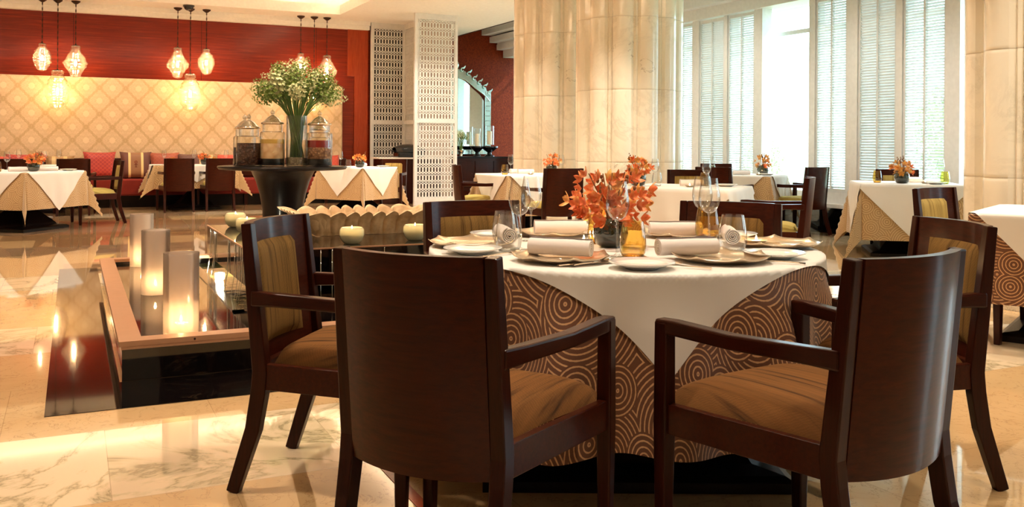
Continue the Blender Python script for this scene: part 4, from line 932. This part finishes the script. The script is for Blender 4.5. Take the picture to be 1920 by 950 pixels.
M['nuts'] = content('hazelnuts', (90, 48, 28), (196, 144, 100), 42); M['juice'] = plain('red_syrup', (150, 20, 8), .1, Coat_Weight=.5); M['oil'] = plain('golden_oil', (232, 190, 96), .1, Coat_Weight=.5); M['pebbles'] = content('pale_pebbles', (150, 124, 90), (226, 206, 170), 55)
def jar(label, loc, r, h, fills):
    t = thing('apothecary_jar', label, 'jar', loc)
    hb = h*.62
    MB().lathe([(r*.96, 0), (r, .008), (r, hb), (r*.96, hb + .012), (r*.80, hb + .02), (r*.80, hb + .085), (r*.86, hb + .09)], 36).build('jar_body', 'jar_glass', t, smooth=True, angle=40)
    z = hb + .09
    l = MB().lathe([(r*.90, z), (r*.92, z + .012), (r*.72, z + .022), (r*.60, z + .038), (r*.45, z + .058), (r*.18, z + .078), (.010, z + .085), (.018, z + .098), (.021, z + .112), (.012, z + .124), (.006, z + .132), (.001, z + .138)], 28); l = l.build('lid', 'lid_glass', t, smooth=True)
    MB().lathe([(r*.90, z - .004), (r*.93, z), (r*.93, z + .008), (r*.90, z + .010)], 28).build('lid_rim', 'silver', l, smooth=True)
    z = .01
    for k, (mt, f) in enumerate(fills):
        z2 = z + f*hb; MB().lathe([(r*.95, z), (r*.955, z + .004), (r*.95, z2)], 32, cap1=True).build({'coffee': 'bean_filling', 'chips': 'bark_filling', 'slices': 'fruit_slice_filling', 'nuts': 'nut_filling', 'juice': 'red_syrup', 'oil': 'golden_oil', 'black': 'jar_foot'}[mt], mt, t, smooth=True, angle=40); z = z2
    return t
jar('glass jar of dark beans, leftmost on the display table', dl(-.40, .10), .105, .43, [('coffee', .62)])
jar('glass jar of brown bark chips, second from the left', dl(-.30, -.10), .115, .43, [('chips', .78)])
jar('larger glass jar of pale dried fruit slices in golden oil', dl(-.077, -.10), .115, .50, [('black', .20), ('slices', .46), ('oil', .13)])
jar('glass jar of nuts under red syrup, right of the vase', dl(.36, -.06), .12, .49, [('black', .20), ('nuts', .36), ('juice', .22)])
jar('glass jar mostly hidden between the vase and the red syrup jar', dl(.30, .22), .10, .42, [('nuts', .4)])
t = thing('flower_vase', 'tall clear glass vase of pale hyacinth-like blossoms on the display table', 'vase of flowers', dl(.14, -.05))
MB().lathe([(.092, 0), (.097, .006), (.097, .48), (.094, .48), (.094, .03)], 36).build('glass_vase', 'jar_glass', t, smooth=True, angle=40)
tag(MB().lathe([(.088, .008), (.09, .012), (.09, .085)], 28, cap1=True).build('pebble_bed', 'pebbles', t, smooth=True, angle=40), kind='stuff')
rn = random.Random(12); stm = MB(); lf = MB()
fm = []
for k in range(58):
    a = rn.random()*2*pi; q = sqrt(rn.random()); tip = Vector((.36*q*cos(a), .30*q*sin(a), .93 - .27*q*q + rn.uniform(-.07, .03)))
    foot = Vector((.07*cos(a + 1.5)*q, .07*sin(a + 1.5)*q, .08)); mid = Vector((.085*q*cos(a), .085*q*sin(a), .47))
    pts = [foot.lerp(mid, f) for f in (0, .5, 1)] + [mid + (tip - mid)*f + Vector((0, 0, .05*sin(pi*f))) for f in (.33, .66, 1)]
    stm.tube(pts, [.005, .005, .005, .0045, .004, .003], 6); fm.append((tip, (pts[-1] - pts[-2]).normalized()))
stm.build('stems', 'stem', t, smooth=True)
hd = []
for v in range(3):
    b = MB(); r2 = random.Random(v)
    for i in range(34):
        z = -.07 + .15*i/34; a = i*2.4; rad = .030*(1 - max(0, (i - 20)/18)); s_ = .014*(1 - .5*max(0, (i - 18)/16))
        T = TR((rad*cos(a), rad*sin(a), z)) @ ROT(a, 4, 'Z') @ ROT(radians(60 - 25*i/34), 4, 'Y')
        for kk in range(4): petal(b, T @ ROT(kk*pi/2, 4, 'Z') @ ROT(radians(25), 4, 'X'), s_*1.2, s_*.8, .2)
    hd.append(b.build('blossom_spike', 'petal_white' if v < 2 else 'petal_green', None, smooth=True))
for tip, dr in fm:
    c = hd[rn.choice((0, 1, 2, 2))].copy(); COL.objects.link(c); c.parent = t; c.location = tip + dr*.02; c.rotation_mode = 'QUATERNION'; c.rotation_quaternion = dr.to_track_quat('Z', 'Y'); s_ = rn.uniform(1.15, 1.6); c.scale = (s_, s_, s_)

# ---------------------------------------------------------------- counter, sideboard, mirror
t = thing('service_counter', 'dark wooden service counter behind the free standing lattice screen', 'counter', (0, 0, 0))
MB().box(5.28, 6.5, 16.75, 17.25, 0, .86).build('cabinet', 'wood_z', t)
MB().box(5.22, 6.55, 16.68, 17.28, .86, .885).build('worktop', 'linen', t)
t = thing('chafing_dish', 'black domed chafing dish on the service counter', 'serving dish', (5.86, 16.92, .887))
b = MB().box(-.24, .3, -.16, .16, 0, .10); b.build('water_pan', 'black', t, bevel=.02)
b = MB().grid(lambda u, v: (-.27 + .6*v, .17*cos(pi*u)*(.85 + .15*sin(pi*v)), .10 + .16*sin(pi*u)*sin(pi*min(1, max(0, .12 + v*.8)))**.5), 14, 12); b.build('roll_top_lid', 'black', t, smooth=True)
MB().tube([(-.26, -.06, .12), (-.33, -.06, .13), (-.33, .06, .13), (-.26, .06, .12)], .012).build('handle', 'black', t, smooth=True)
t = thing('sideboard', 'long dark wooden sideboard under the venetian mirror', 'sideboard', (0, 0, 0))
MB().box(7.0, 9.0, 18.55, 19.0, .12, .84).build('cabinet', 'wood', t)
MB().box(6.95, 9.02, 18.5, 19.02, .84, .875).build('top', 'black_wood', t)
for x in (7.3, 7.75, 8.2, 8.65): MB().box(x - .21, x + .21, 18.53, 18.55, .2, .78).build('door', 'wood_z', t); MB().ball((x + .15, 18.52, .5), .014, 8).build('knob', 'metal_dark', t.children[-1] if t.children else t)
for x in (7.05, 8.95): MB().box(x - .04, x + .04, 18.6, 18.68, 0, .12).build('leg', 'black_wood', t)
# mirror
MCX = 7.85; t = thing('venetian_mirror', 'tall venetian mirror with etched scalloped crest leaning on the red wall', 'mirror', (MCX, 19.34, 0))
def crest(x, w, z0, h): a = min(1, abs(x)/w); return z0 + h*(1 - a**1.6) + .03*sin(a*9)*a
W_ = .84
def plate_poly(w, z0, zs, h, y):
    pts = [(-w, y, z0), (w, y, z0)] + [(w - 2*w*i/40, y, crest(w - 2*w*i/40, w, zs, h)) for i in range(41)]
    return pts
b = MB(); pts = plate_poly(W_ - .14, 1.02, 2.12, .55, 0); b.add(pts, [tuple(range(len(pts)))]); pane = b.build('mirror_pane', 'mirror', t, solid=.012)
b = MB()
for s in (-1, 1):
    for i in range(12): z = 1.0 + i*.115; b.box(min(s*(W_ - .12), s*W_), max(s*(W_ - .12), s*W_), -.035, .0, z, z + .108)
    b.tube([(s*(W_ - .13), -.03, 1.0), (s*(W_ - .13), -.03, 2.25)], .010, 6).tube([(s*W_, -.03, 1.0), (s*W_, -.03, 2.4)], .012, 6)
for i in range(14): x = -.8 + i*.115; b.box(x, x + .108, -.035, 0, .92, 1.02)
b.build('border_tiles', 'etched', t, bevel=.006)
b = MB(); n = 36
for i in range(n):
    x0 = -W_ + 2*W_*i/n; x1 = -W_ + 2*W_*(i + 1)/n
    for a, c in ((.0, .17),):
        b.add([(x0, -.03, crest(x0*.85, .7, 2.12, .55) + .0), (x1, -.03, crest(x1*.85, .7, 2.12, .55)), (x1, -.012, crest(x1*.85, .7, 2.12, .55) + c + .03*abs(sin(i*1.2))), (x0, -.012, crest(x0*.85, .7, 2.12, .55) + c + .03*abs(sin(i*1.2)))], [(0, 1, 2, 3)])
b.build('etched_crest', 'etched', t, solid=.01)
b = MB(); b.tube([(x, -.035, crest(x*.85, .7, 2.12, .55)) for x in [-W_ + 2*W_*i/40 for i in range(41)]], .014, 6)
for s in (-1, 1):
    for k, fx in enumerate((.14, .30, .44, .57, .70, .82)):
        x = s*fx; z = crest(x*.85, .7, 2.12, .55) + .19; R_ = .055
        sp = [(x + s*R_*(1 - q*.75)*cos(1.2 + q*5.2), -.04, z + R_*(1 - q*.75)*sin(1.2 + q*5.2)) for q in [i/14 for i in range(15)]]
        b.tube(sp, [.018*(1 - .6*i/14) for i in range(15)], 6); b.grid(lambda u, v: (x + s*(.02 + .05*v) + (2*u - 1)*.02*sin(pi*v), -.045, z + .02 + .09*v), 3, 5)
b.ball((0, -.04, 2.95), .05, 10, (1, .5, 1.8)); b.build('scroll_ornaments', 'etched', t, smooth=True)
# sideboard objects
def small_flowers(label, loc):
    t = thing('flower_vase', label, 'vase of flowers', loc); MB().lathe([(.05, 0), (.03, .02), (.06, .09), (.07, .14)], 20).build('silver_vase', 'silver', t, smooth=True)
    s_ = MB(); rn = random.Random(5); 
    for k in range(12):
        a = rn.random()*6.28; q = .16*sqrt(rn.random()); z = .40 + .12*rn.random(); s_.tube([(0, 0, .1), (q*.4*cos(a), q*.4*sin(a), .26), (q*cos(a), q*sin(a), z)], .006, 5)
        c = hd[k % 3].copy(); COL.objects.link(c); c.parent = t; c.location = (q*cos(a), q*sin(a), z); c.scale = (1.1, 1.1, 1.1); c.rotation_euler = (rn.uniform(-.3, .3), rn.uniform(-.3, .3), 0)
    s_.build('stems', 'stem', t)
small_flowers('small silver vase of greenish white blossoms on the sideboard', (7.72, 18.72, .877))
for o in hd: bpy.data.objects.remove(o)
for x, s_, lb in ((8.12, .9, 'black candle bowl with short pillar candle on the sideboard'), (8.42, 1.15, 'taller black candle stand with white pillar candle, right end of the sideboard')):
    t = thing('candle_stand', lb, 'candle holder', (x, 18.74, .877))
    MB().lathe([(.10*s_, 0), (.10*s_, .02), (.05*s_, .05), (.04*s_, .09), (.10*s_, .14), (.17*s_, .20), (.17*s_, .23), (.12*s_, .23)], 28, cap1=True).build('stand', 'black', t, smooth=True, angle=40)
    MB().lathe([(.055, .23*s_), (.055, .23*s_ + .30)], 24, cap1=True).build('pillar_candle', 'wax', t, smooth=True, angle=40)
    MB().lathe([(.09*s_, .23*s_), (.09*s_, .23*s_ + .42)], 28, cap0=False).build('glass_chimney', 'glass', t, smooth=True)
tumbler('clear tumbler beside the silver vase on the sideboard', (7.5, 18.7, .877), 'glass', .16, .06)

# low stool under the right edge table
t = thing('low_stool', 'low grey upholstered stool under the table at the right edge', 'stool', (5.85, 3.75, 0), radians(27))
MB().box(-.3, .3, -.3, .3, .24, .30).build('rail', 'wood', t, bevel=.008); MB().grid(lambda u, v: (-.3 + .6*u, -.3 + .6*v, .30 + .09*((1 - (2*u - 1)**4)*(1 - (2*v - 1)**4))**.5), 14, 14).build('seat', 'seat', t, smooth=True)
for sx in (-1, 1):
    for sy in (-1, 1): MB().bar([(sx*.27, sy*.27, .24), (sx*.27, sy*.27, 0)], [.05, .035], [.05, .035], up=(0, 1, 0)).build('leg', 'wood_z', t)

# ---------------------------------------------------------------- pendants
shapes = {
 'oval': [(.055, .47), (.07, .455), (.065, .43), (.06, .415), (.10, .37), (.135, .29), (.145, .22), (.13, .13), (.09, .05), (.06, .01), (.001, 0)],
 'onion': [(.07, .56), (.085, .545), (.08, .515), (.075, .50), (.10, .43), (.15, .34), (.195, .255), (.18, .21), (.12, .13), (.095, .07), (.07, .02), (.001, 0)],
 'egg': [(.085, .69), (.105, .67), (.10, .635), (.09, .61), (.14, .53), (.18, .42), (.195, .33), (.185, .23), (.15, .11), (.09, .03), (.001, 0)]}
def pendant(x, y, kind, ztop, label):
    t = thing('pendant_lamp', label, 'pendant lamp', (x, y, HC)); pr = shapes[kind]; h = pr[0][1]; z0 = ztop - h - HC
    MB().lathe([(.075, 0), (.07, -.02), (.03, -.05), (.008, -.06)][::-1], 24, cap1=True).build('ceiling_rose', 'metal_dark', t, smooth=True)
    ch = MB(); n = int((HC - ztop)/.05)
    for i in range(n):
        z = -.05 - i*(HC - ztop - .05)/n; T = TR((0, 0, z)) @ ROT((i % 2)*pi/2, 4, 'Z')
        ch.add([(.010, 0, 0), (.010, 0, -.05), (-.010, 0, -.05), (-.010, 0, 0), (.004, .002, -.006), (.004, .002, -.044), (-.004, .002, -.044), (-.004, .002, -.006)], [(0, 1, 5, 4), (1, 2, 6, 5), (2, 3, 7, 6), (3, 0, 4, 7)], T)
    ch.tube([(0, 0, -.04), (0, 0, ztop - HC)], .004, 5); ch.build('chain', 'metal_dark', t)
    b = MB(); nt = 48; secs = []; m = 34; prr = []
    for i in range(m + 1):
        z = h*(1 - i/m); 
        for a, c in zip(pr, pr[1:]):
            if c[1] <= z <= a[1]: f = (z - c[1])/(a[1] - c[1] + 1e-9); r = c[0] + (a[0] - c[0])*f; break
        prr.append((r, z))
    for i, (r, z) in enumerate(prr):
        k = 0 if z > h*.86 else 1
        secs.append([(r*(1 + k*.09*sin(7*th + i*.7)*sin(7*th - i*.7))*cos(th), r*(1 + k*.09*sin(7*th + i*.7)*sin(7*th - i*.7))*sin(th), z0 + z) for th in [2*pi*j/nt for j in range(nt)]])
    b.loft(secs, caps=False).build('netted_glass_shade', 'netted', t, smooth=True)
    MB().lathe([(pr[0][0]*.9, z0 + h - .01), (pr[0][0]*.95, z0 + h), (.02, z0 + h + .012), (.01, z0 + h + .03)], 24).build('top_cap', 'metal_dark', t, smooth=True)
    MB().lathe([(.010, z0 + h*.56), (.012, z0 + h*.53), (.020, z0 + h*.47), (.022, z0 + h*.43), (.014, z0 + h*.39), (.001, z0 + h*.38)][::-1], 16).build('bulb', 'bulb', t, smooth=True)
PY = 17.72
for x, kd, zt, lb in [(-.48, 'oval', 2.83, 'small oval glass pendant lamp, upper left of the far left cluster'), (-.24, 'egg', 2.38, 'lowest egg shaped pendant lamp of the far left cluster'), (.04, 'onion', 2.82, 'onion shaped glass pendant lamp, right of the far left cluster'),
                      (1.72, 'onion', 2.87, 'onion shaped pendant lamp, left of the middle cluster'), (1.94, 'egg', 2.40, 'lowest egg shaped pendant lamp of the middle cluster'), (2.22, 'oval', 2.87, 'small oval pendant lamp, right of the middle cluster'),
                      (3.96, 'oval', 2.88, 'oval pendant lamp above the left of the flowers, right cluster'), (4.22, 'egg', 2.42, 'lowest pendant lamp half hidden behind the tall flowers'), (4.47, 'onion', 2.86, 'onion shaped pendant lamp just right of the tall flowers')]:
    pendant(x, PY, kd, zt, lb)
t = thing('security_camera', 'small black dome camera on the ceiling beside the middle pendant cluster', 'camera', (1.86, 17.3, HC)); MB().lathe([(.10, 0), (.10, -.03)][::-1], 24).build('mount', 'black', t); MB().ball((0, 0, -.03), .085, 16, (1, 1, .8)).build('dome', 'black', t, smooth=True)
